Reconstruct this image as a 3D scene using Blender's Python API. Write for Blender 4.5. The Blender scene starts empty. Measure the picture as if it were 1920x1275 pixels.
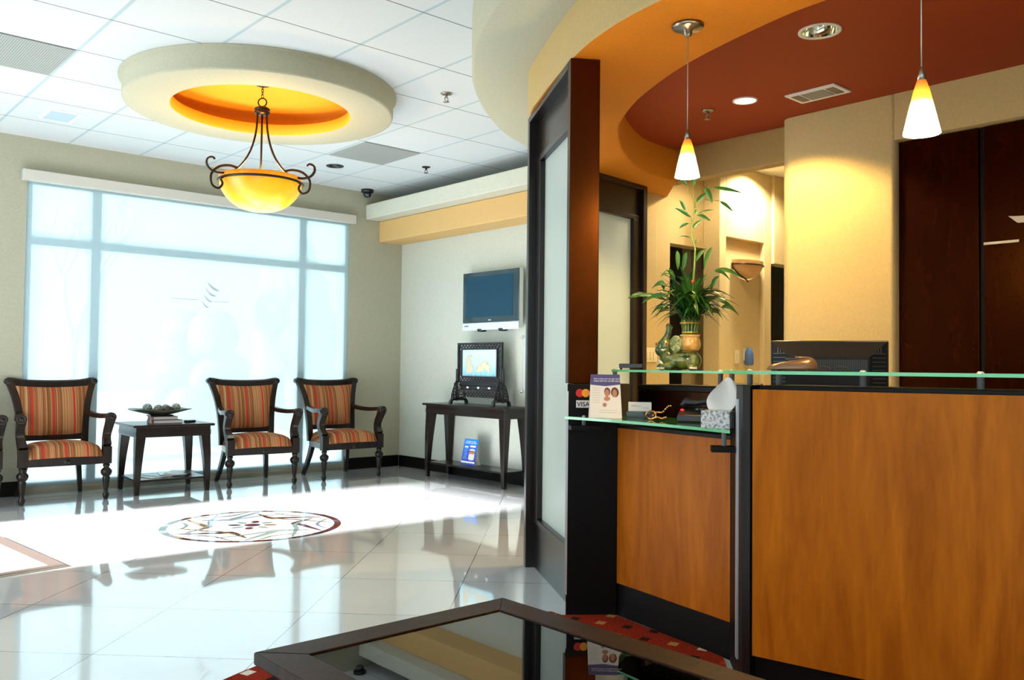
import bpy, bmesh, math, random
from mathutils import Vector, Matrix
R=math.radians; PI=math.pi
sc=bpy.context.scene; COL=sc.collection
random.seed(7)
# ------------------------------------------------------------------ materials
MATS={}
def mat(name,col=(.8,.8,.8),rough=.5,metal=0,spec=.5,coat=0,coatr=.05,trans=0,emit=None,es=0,ior=1.5,sss=0,alpha=1):
    if name in MATS: return MATS[name]
    m=bpy.data.materials.new(name); m.use_nodes=True
    b=m.node_tree.nodes['Principled BSDF']
    b.inputs['Base Color'].default_value=(*col,1); b.inputs['Roughness'].default_value=rough
    b.inputs['Metallic'].default_value=metal; b.inputs['Specular IOR Level'].default_value=spec
    b.inputs['Coat Weight'].default_value=coat; b.inputs['Coat Roughness'].default_value=coatr
    b.inputs['Transmission Weight'].default_value=trans; b.inputs['IOR'].default_value=ior
    if emit: b.inputs['Emission Color'].default_value=(*emit,1); b.inputs['Emission Strength'].default_value=es
    b.inputs['Alpha'].default_value=alpha
    MATS[name]=m; return m
def N(m,t,**k):
    n=m.node_tree.nodes.new(t)
    for a,v in k.items(): setattr(n,a,v)
    return n
def L(m,a,b): m.node_tree.links.new(a,b)
def P(m): return m.node_tree.nodes['Principled BSDF']
def ramp(m,stops,interp='LINEAR'):
    r=N(m,'ShaderNodeValToRGB'); r.color_ramp.interpolation=interp
    e=r.color_ramp.elements
    while len(e)<len(stops): e.new(.5)
    for i,(p,c) in enumerate(stops): e[i].position=p; e[i].color=(*c,1)
    return r
def mth(m,op,a,b=None):
    n=N(m,'ShaderNodeMath',operation=op)
    for i,v in enumerate((a,b)):
        if v is None: continue
        if isinstance(v,(int,float)): n.inputs[i].default_value=v
        else: L(m,v,n.inputs[i])
    return n.outputs[0]
def coords(m,kind='Object',scale=(1,1,1),rot=(0,0,0)):
    t=N(m,'ShaderNodeTexCoord'); mp=N(m,'ShaderNodeMapping')
    mp.inputs['Scale'].default_value=scale; mp.inputs['Rotation'].default_value=rot
    L(m,t.outputs[kind],mp.inputs[0]); return mp.outputs[0]
def worldpos(m):
    g=N(m,'ShaderNodeNewGeometry'); s=N(m,'ShaderNodeSeparateXYZ'); L(m,g.outputs['Position'],s.inputs[0]); return g.outputs['Position'],s.outputs
def bumpy(m,src,strength=.2,dist=.002):
    b=N(m,'ShaderNodeBump'); b.inputs['Strength'].default_value=strength; b.inputs['Distance'].default_value=dist
    L(m,src,b.inputs['Height']); L(m,b.outputs[0],P(m).inputs['Normal'])
def paint(name,col,rough=.7,var=.05,scale=60,bump=.15):
    if name in MATS: return MATS[name]
    m=mat(name,col,rough,spec=.3)
    p,_=worldpos(m); n=N(m,'ShaderNodeTexNoise'); n.inputs['Scale'].default_value=scale; n.inputs['Detail'].default_value=4
    L(m,p,n.inputs['Vector'])
    lo=tuple(c*(1-var) for c in col); hi=tuple(min(1,c*(1+var)) for c in col)
    r=ramp(m,[(.3,lo),(.7,hi)]); L(m,n.outputs[0],r.inputs[0]); L(m,r.outputs[0],P(m).inputs['Base Color'])
    bumpy(m,n.outputs[0],bump,.002); return m
def wood(name,dark,light,rough=.3,scale=(9,9,.9),coat=.3,figure=0,spec=.5):
    m=mat(name,light,rough,coat=coat,coatr=.12,spec=spec)
    t=N(m,'ShaderNodeTexCoord')
    g=N(m,'ShaderNodeNewGeometry')
    mp=N(m,'ShaderNodeMapping'); mp.inputs['Scale'].default_value=scale; L(m,g.outputs['Position'],mp.inputs[0])
    n=N(m,'ShaderNodeTexNoise'); n.inputs['Scale'].default_value=1.6; n.inputs['Detail'].default_value=8; n.inputs['Distortion'].default_value=2.0
    L(m,mp.outputs[0],n.inputs['Vector'])
    w=N(m,'ShaderNodeTexNoise'); w.inputs['Scale'].default_value=14; w.inputs['Detail'].default_value=3; L(m,mp.outputs[0],w.inputs['Vector'])
    a=mth(m,'MULTIPLY',n.outputs[0],.75); b=mth(m,'MULTIPLY',w.outputs[0],.25); s=mth(m,'ADD',a,b)
    r=ramp(m,[(.35,dark),(.5,tuple((x+y)/2 for x,y in zip(dark,light))),(.66,light)]); L(m,s,r.inputs[0])
    L(m,r.outputs[0],P(m).inputs['Base Color']); return m
M_cream=paint('cream_paint',(.60,.56,.43))
M_wallback=paint('sage_cream_paint',(.39,.385,.29))
M_wallright=paint('pale_cream_paint',(.55,.58,.50))
M_ledge=paint('ledge_paint',(.60,.61,.51))
M_beam=paint('tan_beam_paint',(.66,.43,.17))
M_lobe=paint('lobe_paint',(.46,.45,.33))
M_fascia=paint('fascia_paint',(.52,.37,.15))
M_orange=paint('orange_paint',(.58,.20,.006))
M_red=paint('rust_red_paint',(.26,.033,.003))
M_dome=paint('dome_orange',(.86,.42,.03))
M_yellow=paint('yellow_wall_paint',(.55,.42,.195))
M_tan=paint('tan_wall_paint',(.66,.53,.28))
M_header=paint('header_paint',(.38,.25,.09))
M_mahog=wood('mahogany',(.003,.0006,.0004),(.014,.0018,.0008),rough=.26,coat=0,spec=.35,scale=(5,5,1.2))
P(M_mahog).inputs['Specular Tint'].default_value=(1,.30,.05,1)
M_post=wood('mahogany_post',(.006,.001,.0006),(.026,.003,.001),rough=.32,coat=0,spec=.5,scale=(5,5,1.2))
P(M_post).inputs['Specular Tint'].default_value=(1,.30,.05,1)
M_espresso=wood('espresso_wood',(.004,.002,.0015),(.014,.005,.003),rough=.3,coat=.1)
M_black=wood('black_stained_wood',(.0015,.001,.001),(.004,.002,.0015),rough=.45,coat=0,spec=.18)
M_furn=wood('furniture_wood',(.003,.0016,.0012),(.016,.006,.003),rough=.28,coat=.08,spec=.35)
M_maple=wood('maple_veneer',(.34,.076,.003),(.56,.145,.006),rough=.35,scale=(4,4,.65),coat=0,spec=.3)
P(M_maple).inputs['Specular Tint'].default_value=(1,.6,.3,1)
M_chrome=mat('brushed_steel',(.62,.62,.62),.35,.5)
M_bronze=mat('dark_bronze',(.045,.028,.02),.35,.8)
M_nickel=mat('satin_nickel',(.35,.32,.27),.3,1)
M_white=mat('white_plastic',(.82,.82,.80),.35)
M_valance=mat('valance_fabric',(.56,.55,.50),.6)
M_blackp=mat('black_plastic',(.01,.011,.013),.35)
M_silver=mat('silver_plastic',(.55,.62,.70),.35,.3)
M_paper=mat('white_paper',(.86,.83,.78),.6)
M_glassedge=mat('green_glass',(.55,.93,.72),.02,trans=1,ior=1.5,spec=.5)
M_ivory=mat('ivory_plastic',(.78,.70,.46),.35)
M_almost=mat('dark_void',(.012,.008,.006),.8)
def glass_clear(name,tint,edge):
    m=mat(name,tint,.01); nt=m.node_tree
    b=P(m); tr=N(m,'ShaderNodeBsdfTransparent'); tr.inputs[0].default_value=(*tint,1)
    gl=N(m,'ShaderNodeBsdfGlossy'); gl.inputs['Roughness'].default_value=.01; gl.inputs[0].default_value=(1,1,1,1)
    fr=N(m,'ShaderNodeFresnel'); fr.inputs[0].default_value=1.55
    mx=N(m,'ShaderNodeMixShader'); L(m,fr.outputs[0],mx.inputs[0]); L(m,tr.outputs[0],mx.inputs[1]); L(m,gl.outputs[0],mx.inputs[2])
    out=nt.nodes['Material Output']; L(m,mx.outputs[0],out.inputs[0]); return m
M_pane=glass_clear('clear_pane',(.93,.97,.97),None)
M_shelfglass=glass_clear('shelf_glass',(.80,.95,.86),None)
def edge_glass():
    m=mat('green_glass_edge',(.22,.80,.36),.12,spec=.9,trans=.3,ior=1.45); return m
M_gedge=edge_glass()
def frosted():
    m=mat('frosted_glass',(.74,.84,.81),.32,spec=.5)
    b=P(m); t=N(m,'ShaderNodeBsdfTranslucent'); t.inputs[0].default_value=(.72,.80,.76,1)
    mx=N(m,'ShaderNodeMixShader'); mx.inputs[0].default_value=.35
    L(m,b.outputs[0],mx.inputs[1]); L(m,t.outputs[0],mx.inputs[2]); L(m,mx.outputs[0],m.node_tree.nodes['Material Output'].inputs[0]); return m
M_frost=frosted()
def shade_mat():
    m=mat('roller_shade_cloth',(.85,.90,.92),.9)
    t=N(m,'ShaderNodeBsdfTranslucent'); t.inputs[0].default_value=(.84,.93,.96,1)
    tr=N(m,'ShaderNodeBsdfTransparent'); tr.inputs[0].default_value=(.94,.98,1,1)
    p,s=worldpos(m)
    wv=N(m,'ShaderNodeTexNoise'); mp=N(m,'ShaderNodeMapping'); mp.inputs['Scale'].default_value=(1,1,90); L(m,p,mp.inputs[0]); L(m,mp.outputs[0],wv.inputs['Vector'])
    f=mth(m,'MULTIPLY_ADD',wv.outputs[0],.06); 
    m.node_tree.nodes[-1].inputs[2].default_value=.36
    mx=N(m,'ShaderNodeMixShader'); L(m,f,mx.inputs[0])
    L(m,t.outputs[0],mx.inputs[1]); L(m,tr.outputs[0],mx.inputs[2]); L(m,mx.outputs[0],m.node_tree.nodes['Material Output'].inputs[0]); return m
M_shade=shade_mat()
def gridlines(m,val,off,per,w):
    a=mth(m,'SUBTRACT',val,off-w/2); f=mth(m,'FLOORED_MODULO',a,per); return mth(m,'LESS_THAN',f,w)
def ceiling_mat():
    m=mat('ceiling_tile',(.8,.82,.82),.8,spec=.2); p,s=worldpos(m)
    n=N(m,'ShaderNodeTexNoise'); n.inputs['Scale'].default_value=140; L(m,p,n.inputs['Vector'])
    r=ramp(m,[(.3,(.58,.625,.64)),(.7,(.64,.69,.705))]); L(m,n.outputs[0],r.inputs[0])
    gx=gridlines(m,s[0],1.545,.62,.022); gy=gridlines(m,s[1],5.209,.652,.010)
    mx=N(m,'ShaderNodeMix',data_type='RGBA'); L(m,gx,mx.inputs[0]); L(m,r.outputs[0],mx.inputs[6]); mx.inputs[7].default_value=(.42,.53,.57,1)
    m2=N(m,'ShaderNodeMix',data_type='RGBA'); L(m,gy,m2.inputs[0]); L(m,mx.outputs[2],m2.inputs[6]); m2.inputs[7].default_value=(.17,.19,.19,1)
    L(m,m2.outputs[2],P(m).inputs['Base Color']); return m
M_ceil=ceiling_mat()
def floor_mat():
    m=mat('polished_cream_tile',(.8,.78,.72),.05,spec=.7,coat=1,coatr=.03); p,s=worldpos(m)
    u=mth(m,'SUBTRACT',s[0],s[1]); v=mth(m,'ADD',s[0],s[1])
    gu=gridlines(m,u,-.75,.93,.007); gv=gridlines(m,v,4.78,.93,.007); g=mth(m,'MAXIMUM',gu,gv)
    n=N(m,'ShaderNodeTexNoise'); n.inputs['Scale'].default_value=3; n.inputs['Detail'].default_value=6; L(m,p,n.inputs['Vector'])
    # per-tile tone
    cu=mth(m,'FLOOR',mth(m,'DIVIDE',mth(m,'ADD',u,.75),.93)); cv=mth(m,'FLOOR',mth(m,'DIVIDE',mth(m,'SUBTRACT',v,4.78),.93))
    cb=N(m,'ShaderNodeCombineXYZ'); L(m,cu,cb.inputs[0]); L(m,cv,cb.inputs[1])
    wn=N(m,'ShaderNodeTexWhiteNoise'); L(m,cb.outputs[0],wn.inputs[0])
    k=mth(m,'ADD',mth(m,'MULTIPLY',n.outputs[0],.6),mth(m,'MULTIPLY',wn.outputs[0],.4))
    r=ramp(m,[(.2,(.73,.755,.775)),(.8,(.81,.825,.835))]); L(m,k,r.inputs[0])
    mx=N(m,'ShaderNodeMix',data_type='RGBA'); L(m,g,mx.inputs[0]); L(m,r.outputs[0],mx.inputs[6]); mx.inputs[7].default_value=(.25,.22,.19,1)
    L(m,mx.outputs[2],P(m).inputs['Base Color']); return m
M_floor=floor_mat()
def fabric_mat():
    m=mat('striped_upholstery',(.5,.3,.15),.85,spec=.15); t=N(m,'ShaderNodeTexCoord'); s=N(m,'ShaderNodeSeparateXYZ'); L(m,t.outputs['Object'],s.inputs[0])
    x=s.outputs[0]
    fine=N(m,'ShaderNodeTexWhiteNoise',noise_dimensions='1D'); L(m,mth(m,'FLOOR',mth(m,'MULTIPLY',x,150)),fine.inputs['W'])
    r=ramp(m,[(0,(.32,.115,.045)),(.25,(.39,.20,.075)),(.5,(.22,.09,.03)),(.68,(.44,.25,.12)),(.84,(.18,.04,.022)),(.92,(.42,.12,.045))],'CONSTANT'); L(m,fine.outputs[0],r.inputs[0])
    f=mth(m,'FLOORED_MODULO',mth(m,'ADD',x,.012),.165); red=mth(m,'LESS_THAN',f,.017)
    mx=N(m,'ShaderNodeMix',data_type='RGBA'); L(m,red,mx.inputs[0]); L(m,r.outputs[0],mx.inputs[6]); mx.inputs[7].default_value=(.46,.035,.02,1)
    L(m,mx.outputs[2],P(m).inputs['Base Color'])
    n=N(m,'ShaderNodeTexNoise'); n.inputs['Scale'].default_value=300; L(m,t.outputs['Object'],n.inputs['Vector']); bumpy(m,n.outputs[0],.4,.001); return m
M_fabric=fabric_mat()
def rug_mat():
    m=mat('red_squares_carpet',(.5,.06,.02),.95,spec=.1); p,s=worldpos(m)
    u=mth(m,'ADD',mth(m,'MULTIPLY',s[0],.94),mth(m,'MULTIPLY',s[1],.34)); v=mth(m,'SUBTRACT',mth(m,'MULTIPLY',s[1],.94),mth(m,'MULTIPLY',s[0],.34))
    c=.125
    fu=mth(m,'FLOORED_MODULO',u,c); fv=mth(m,'FLOORED_MODULO',v,c)
    sq=mth(m,'MULTIPLY',mth(m,'LESS_THAN',fu,.048),mth(m,'LESS_THAN',fv,.040))
    cb=N(m,'ShaderNodeCombineXYZ'); L(m,mth(m,'FLOOR',mth(m,'DIVIDE',u,c)),cb.inputs[0]); L(m,mth(m,'FLOOR',mth(m,'DIVIDE',v,c)),cb.inputs[1])
    wn=N(m,'ShaderNodeTexWhiteNoise'); L(m,cb.outputs[0],wn.inputs[0])
    r=ramp(m,[(0,(.02,.008,.005)),(.3,(.62,.50,.34)),(.55,(.8,.76,.66)),(.72,(.42,.20,.05)),(.85,(.40,.035,.01))],'CONSTANT'); L(m,wn.outputs[0],r.inputs[0])
    n=N(m,'ShaderNodeTexNoise'); n.inputs['Scale'].default_value=120; n.inputs['Detail'].default_value=5; L(m,p,n.inputs['Vector'])
    b=ramp(m,[(.3,(.17,.008,.003)),(.7,(.34,.030,.008))]); L(m,n.outputs[0],b.inputs[0])
    mx=N(m,'ShaderNodeMix',data_type='RGBA'); L(m,sq,mx.inputs[0]); L(m,b.outputs[0],mx.inputs[6]); L(m,r.outputs[0],mx.inputs[7])
    L(m,mx.outputs[2],P(m).inputs['Base Color']); bumpy(m,n.outputs[0],.8,.01); return m
M_rug=rug_mat()
def tissue_box_mat():
    m=mat('speckled_box',(.7,.7,.68),.5); p,s=worldpos(m)
    n=N(m,'ShaderNodeTexNoise'); n.inputs['Scale'].default_value=90; n.inputs['Detail'].default_value=6; L(m,p,n.inputs['Vector'])
    r=ramp(m,[(.38,(.22,.22,.22)),(.5,(.62,.61,.58)),(.62,(.80,.79,.75))]); L(m,n.outputs[0],r.inputs[0]); L(m,r.outputs[0],P(m).inputs['Base Color']); return m
def grille_mat():
    m=mat('eggcrate_grille',(.3,.33,.32),.6); p,s=worldpos(m)
    a=mth(m,'LESS_THAN',mth(m,'FLOORED_MODULO',s[0],.014),.004); b=mth(m,'LESS_THAN',mth(m,'FLOORED_MODULO',s[1],.014),.004)
    g=mth(m,'MAXIMUM',a,b); mx=N(m,'ShaderNodeMix',data_type='RGBA'); L(m,g,mx.inputs[0]); mx.inputs[6].default_value=(.17,.19,.18,1); mx.inputs[7].default_value=(.42,.45,.43,1)
    L(m,mx.outputs[2],P(m).inputs['Base Color']); return m
M_grille=grille_mat()
def sphere_mat(name,a,b):
    m=mat(name,a,.3); t=coords(m,'Object'); v=N(m,'ShaderNodeTexVoronoi'); v.inputs['Scale'].default_value=55; L(m,t,v.inputs['Vector'])
    r=ramp(m,[(0,a),(.45,a),(.6,b),(1,b)]); L(m,v.outputs['Distance'],r.inputs[0])
    wn=N(m,'ShaderNodeMix',data_type='RGBA'); wn.inputs[0].default_value=.12; L(m,r.outputs[0],wn.inputs[6]); L(m,v.outputs['Color'],wn.inputs[7])
    mx=N(m,'ShaderNodeMix',data_type='RGBA',blend_type='MULTIPLY'); mx.inputs[0].default_value=.8; L(m,wn.outputs[2],mx.inputs[6]); mx.inputs[7].default_value=(*b,1)
    L(m,mx.outputs[2],P(m).inputs['Base Color']); return m
# ------------------------------------------------------------------ mesh helpers
class MB:
    def __init__(s): s.bm=bmesh.new(); s.mi=0
    def _f(s,vs,smooth=False):
        try: f=s.bm.faces.new(vs)
        except ValueError: return
        f.material_index=s.mi; f.smooth=smooth
    def box(s,x0,x1,y0,y1,z0,z1,M=None):
        v=[Vector((x,y,z)) for z in (z0,z1) for y in (y0,y1) for x in (x0,x1)]
        if M: v=[M@q for q in v]
        v=[s.bm.verts.new(q) for q in v]
        for q in ((0,2,3,1),(4,5,7,6),(0,1,5,4),(2,6,7,3),(0,4,6,2),(1,3,7,5)): s._f([v[i] for i in q])
        return s
    def prism(s,poly,z0,z1,M=None,caps=True,smooth=False):
        n=len(poly); a=[Vector((p[0],p[1],z0)) for p in poly]; b=[Vector((p[0],p[1],z1)) for p in poly]
        if M: a=[M@q for q in a]; b=[M@q for q in b]
        a=[s.bm.verts.new(q) for q in a]; b=[s.bm.verts.new(q) for q in b]
        for i in range(n): s._f([a[i],a[(i+1)%n],b[(i+1)%n],b[i]],smooth)
        if caps: s._f(a[::-1]); s._f(b)
        return s
    def poly(s,pts,smooth=False): s._f([s.bm.verts.new(Vector(p)) for p in pts],smooth); return s
    def grid(s,rows,smooth=True,closed=False):
        vs=[[s.bm.verts.new(Vector(p)) for p in r] for r in rows]
        for i in range(len(vs)-1):
            n=len(vs[i])
            for j in range(n if closed else n-1): s._f([vs[i][j],vs[i][(j+1)%n],vs[i+1][(j+1)%n],vs[i+1][j]],smooth)
        return vs
    def lathe(s,prof,seg=24,c=(0,0,0),M=None,smooth=True,cap=True,flute=None):
        rows=[]
        for r,z in prof:
            row=[]
            for i in range(seg):
                a=2*PI*i/seg; rr=r
                if flute and flute[0]<=z<=flute[1]: rr=r*(1+flute[2]*(1 if i%2 else -1))
                q=Vector((c[0]+rr*math.cos(a),c[1]+rr*math.sin(a),c[2]+z)); row.append(M@q if M else q)
            rows.append(row)
        v=s.grid(rows,smooth,True)
        if cap:
            if prof[0][0]>1e-5: s._f(v[0][::-1])
            if prof[-1][0]>1e-5: s._f(v[-1])
        return s
    def tube(s,pts,rad,seg=10,closed=False,flat=None,cap=True):
        pts=[Vector(p) for p in pts]; n=len(pts)
        if not hasattr(rad,'__len__'): rad=[rad]*n
        rows=[]; up=None
        for i in range(n):
            if closed: d=pts[(i+1)%n]-pts[i-1]
            else: d=pts[min(i+1,n-1)]-pts[max(i-1,0)]
            d.normalize()
            if up is None:
                up=Vector((0,0,1)) if abs(d.z)<.9 else Vector((0,1,0))
            a=d.cross(up); 
            if a.length<1e-4: a=d.cross(Vector((1,0,0)))
            a.normalize(); b=a.cross(d).normalized(); up=b
            fa,fb=(flat if flat else (1,1))
            rows.append([pts[i]+(a*math.cos(2*PI*k/seg)*fa+b*math.sin(2*PI*k/seg)*fb)*rad[i] for k in range(seg)])
        if closed: rows.append(rows[0])
        v=s.grid(rows,True,True)
        if cap and not closed: s._f(v[0][::-1]); s._f(v[-1])
        return s
    def sweep(s,pts,sizes,side):   # rectangular section; side = constant width direction
        pts=[Vector(p) for p in pts]; side=Vector(side).normalized(); rows=[]
        for i,p in enumerate(pts):
            d=(pts[min(i+1,len(pts)-1)]-pts[max(i-1,0)]).normalized()
            n=d.cross(side).normalized(); w,t=sizes[i] if isinstance(sizes,list) else sizes
            rows.append([p+side*w/2+n*t/2,p-side*w/2+n*t/2,p-side*w/2-n*t/2,p+side*w/2-n*t/2])
        v=s.grid(rows,False,True); s._f(v[0][::-1]); s._f(v[-1]); return s
    def ball(s,c,r,seg=16,M=None):
        r=r if hasattr(r,'__len__') else (r,r,r)
        T=Matrix.Translation(Vector(c))@(M or Matrix.Identity(4))@Matrix.Diagonal((*r,1))
        n0=len(s.bm.faces)
        g=bmesh.ops.create_uvsphere(s.bm,u_segments=seg,v_segments=max(6,seg//2+2),radius=1,matrix=T)
        for v in g['verts']:
            for f in v.link_faces: f.material_index=s.mi; f.smooth=True
        return s
    def build(s,name,mats,parent=None,loc=None,bevel=0,world=False,seg=2,sub=0,recalc=True):
        if recalc: bmesh.ops.recalc_face_normals(s.bm,faces=s.bm.faces)
        if world and parent is not None:
            s.bm.transform(Matrix.Translation(-parent.location)) if parent.rotation_euler.z==0 else s.bm.transform(Matrix.Rotation(-parent.rotation_euler.z,4,'Z')@Matrix.Translation(-parent.location))
        me=bpy.data.meshes.new(name); s.bm.to_mesh(me); s.bm.free()
        o=bpy.data.objects.new(name,me); COL.objects.link(o)
        for m in (mats if isinstance(mats,(list,tuple)) else [mats]): me.materials.append(m)
        if parent: o.parent=parent
        if loc: o.location=loc
        if bevel:
            b=o.modifiers.new('bevel','BEVEL'); b.width=bevel; b.segments=seg; b.limit_method='ANGLE'; b.angle_limit=R(40)
        if sub:
            b=o.modifiers.new('sub','SUBSURF'); b.levels=sub; b.render_levels=sub
        return o
def tag(o,label,cat,group=None):
    o['label']=label; o['category']=cat
    if group: o['group']=group
    return o
def thing(name,label,cat,loc=(0,0,0),rz=0,group=None):
    o=bpy.data.objects.new(name,None); COL.objects.link(o); o.location=loc; o.rotation_euler=(0,0,rz); o.empty_display_size=.1
    return tag(o,label,cat,group)
def struct(o): o['kind']='structure'; return o
def copy_tree(o,parent=None):
    c=o.copy(); COL.objects.link(c)
    if parent: c.parent=parent
    for ch in [x for x in bpy.data.objects if x.parent==o]: copy_tree(ch,c)
    return c
def text(name,body,size,m,parent,M,ext=.0004,align='LEFT',bold=0):
    cu=bpy.data.curves.new(name,'FONT'); cu.body=body; cu.size=size; cu.extrude=ext; cu.align_x=align; cu.offset=bold
    t=bpy.data.objects.new(name,cu); me=bpy.data.meshes.new_from_object(t); bpy.data.objects.remove(t)
    me.transform(M); me.materials.clear(); me.materials.append(m)
    o=bpy.data.objects.new(name,me); COL.objects.link(o); o.parent=parent; return o
def frame(o,xa,ya):  # matrix from origin & axes
    xa=Vector(xa).normalized(); ya=Vector(ya).normalized(); za=xa.cross(ya)
    return Matrix.Translation(Vector(o))@Matrix((xa,ya,za)).transposed().to_4x4()
def crom(pts,n=8):
    out=[]; P_=[Vector(p) for p in pts]
    for i in range(len(P_)-1):
        a=P_[max(i-1,0)];b=P_[i];c=P_[i+1];d=P_[min(i+2,len(P_)-1)]
        for k in range(n):
            t=k/n; out.append(.5*((2*b)+(c-a)*t+(2*a-5*b+4*c-d)*t*t+(3*b-a-3*c+d)*t**3))
    out.append(P_[-1]); return out
def resample(pts,n):
    ds=[0]
    for a,b in zip(pts,pts[1:]): ds.append(ds[-1]+(b-a).length)
    out=[];j=0
    for i in range(n):
        d=ds[-1]*i/(n-1)
        while j<len(pts)-2 and ds[j+1]<d: j+=1
        t=(d-ds[j])/max(1e-9,ds[j+1]-ds[j]); out.append(pts[j].lerp(pts[j+1],min(1,t)))
    return out
# ------------------------------------------------------------------ camera
cam=bpy.data.cameras.new('camera'); co=bpy.data.objects.new('camera',cam); COL.objects.link(co)
yaw,pit,rol=0.84546424,0.03085498,0.01089586
f=Vector((math.cos(yaw)*math.cos(pit),math.sin(yaw)*math.cos(pit),math.sin(pit))); r=f.cross(Vector((0,0,1))).normalized(); u=r.cross(f)
r2=r*math.cos(rol)+u*math.sin(rol); u2=u*math.cos(rol)-r*math.sin(rol)
co.matrix_world=Matrix.Translation((0,0,1.15))@Matrix((r2,u2,-f)).transposed().to_4x4()
cam.sensor_width=36; cam.lens=36*1640.1/1920; cam.clip_start=.02; sc.camera=co
sc.view_settings.view_transform='Standard'; sc.view_settings.look='None'; sc.view_settings.gamma=1
sc.view_settings.use_curve_mapping=False; sc.view_settings.exposure=0.0
# ------------------------------------------------------------------ room shell
H=3.1; YW=8.438; XT=5.756
struct(MB().box(-1.2,10,-3.2,8.7,-.1,0).build('floor',M_floor))
def plate(name,outer,holes,z,m,th=.1):
    bm=bmesh.new(); es=[]
    for lp in [outer]+holes:
        vs=[bm.verts.new((p[0],p[1],z)) for p in lp]; es+=[bm.edges.new((vs[i],vs[(i+1)%len(vs)])) for i in range(len(vs))]
    bmesh.ops.triangle_fill(bm,use_beauty=True,edges=es)
    me=bpy.data.meshes.new(name); bm.to_mesh(me); bm.free(); me.materials.append(m)
    o=bpy.data.objects.new(name,me); COL.objects.link(o); return o
RC=(2.77,5.843)
circ=lambda r,n=64:[(RC[0]+r*math.cos(2*PI*i/n),RC[1]+r*math.sin(2*PI*i/n)) for i in range(n)]
struct(plate('ceiling',[(-1.2,-3.2),(10,-3.2),(10,8.7),(-1.2,8.7)],[circ(.90),[(4.335+.07*math.cos(2*PI*i/32),7.531+.07*math.sin(2*PI*i/32)) for i in range(32)]],H,M_ceil))
struct(MB().box(-1.3,10.1,-3.3,8.8,3.25,3.3).build('ceiling',M_almost))
# window wall with opening
wx0,wx1,wz0,wz1=1.845,5.06,.04,2.745
b=MB(); b.box(-1.2,wx0,YW,YW+.25,0,3.2); b.box(wx1,XT+.2,YW,YW+.25,0,3.2); b.box(wx0,wx1,YW,YW+.25,wz1,3.2); b.box(wx0,wx1,YW+.02,YW+.25,0,wz0)
struct(b.build('wall_back',M_wallback))
struct(MB().box(XT,XT+.15,4.82,YW,0,3.2).build('wall_right',M_wallright))
# left wall with entrance opening (daylight comes in here)
b=MB(); b.box(-1.2,-1.0,-3.2,5.35,0,3.2); b.box(-1.2,-1.0,7.12,8.44,0,3.2); b.box(-1.2,-1.0,5.35,7.12,2.55,3.2)
struct(b.build('wall_left',M_wallback))
struct(MB().box(-1.2,10,-3.2,-3.0,0,3.2).build('wall_front',M_cream))
struct(MB().box(9.8,10,-3.2,8.44,0,3.2).build('wall_far_right',M_cream))
struct(MB().box(XT+.16,9.8,8.3,8.44,0,3.2).build('wall_far_back',M_almost))  # near-black colour stands in for the darkness of the unlit room
# baseboards
struct(MB().box(wx1,XT-.014,YW-.014,YW-.0005,0,.125).build('baseboard_back_right',M_black,bevel=.004))
struct(MB().box(-1,wx0,YW-.014,YW-.0005,0,.125).build('baseboard_back_left',M_black,bevel=.004))
struct(MB().box(XT-.014,XT-.0005,4.83,YW-.016,0,.125).build('baseboard_right',M_black,bevel=.004))
# ledge and beam
struct(MB().box(5.255,XT-.002,4.6,YW-.002,2.79,2.957).build('trim_1',M_ledge,bevel=.012))
struct(MB().box(5.435,XT-.002,4.83,YW-.002,2.55,2.789).build('trim_2',M_beam,bevel=.012))
# window
w=struct(bpy.data.objects.new('window_1',None)); COL.objects.link(w); w.location=(3.45,8.55,0)
b=MB(); y0,y1=8.458,8.53
for xa,xb in ((wx0,wx0+.05),(2.385,2.465),(4.455,4.535),(wx1-.05,wx1)): b.box(xa,xb,y0,y1,.04,wz1)
for za,zb in ((.04,.10),(2.17,2.245),(wz1-.05,wz1)): b.box(wx0,wx1,y0+.002,y1-.002,za,zb)
b.build('window_frame',mat('window_aluminium',(.66,.68,.68),.4),w,world=True)
for xa,xb in ((wx0+.05,2.385),(2.465,4.455),(4.535,wx1-.05)):
    for za,zb in ((.10,2.17),(2.245,wz1-.05)):
        MB().box(xa,xb,8.492,8.498,za,zb).build('pane',M_pane,w,world=True)
# ------------------------------------------------------------------ roller shade + emblem
s=thing('roller_shade','pale translucent roller shade drawn down over the wide window, under its grey valance','shade',(3.45,8.42,0))
MB().box(1.797,5.097,8.365,8.437,2.716,2.81).build('valance',M_valance,s,world=True,bevel=.006)
MB().box(1.85,5.055,8.449,8.4505,.06,2.73).build('cloth',M_shade,s,world=True)
MB().box(1.85,5.055,8.443,8.456,.035,.065).build('hem_bar',mat('tan_bar',(.42,.36,.26),.5),s,world=True)
M_emb=mat('emblem_grey',(.46,.56,.62),.6)
def swoosh(b,cx,cz,w_,h_,y,th=.003,flip=1):
    n=14; up=[];lo=[]
    for i in range(n+1):
        t=i/n; x=cx+flip*(t*w_); z=cz+h_*(1-t)**2.0
        k=math.sin(PI*min(1,t*1.0))*.022*(h_/.1)+.0015
        up.append((x,z+k*.5)); lo.append((x,z-k))
    pl=up+lo[::-1]
    a=[b.bm.verts.new((p[0],y,p[1])) for p in pl]; c=[b.bm.verts.new((p[0],y+th,p[1])) for p in pl]
    m=len(pl)
    for i in range(m): b._f([a[i],a[(i+1)%m],c[(i+1)%m],c[i]])
    b._f(a); b._f(c[::-1])
wl=thing('window_emblem','faint etched emblem of four swooshes with a thin line either side, on the window','emblem',(3.46,8.443,1.83))
b=MB()
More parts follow.
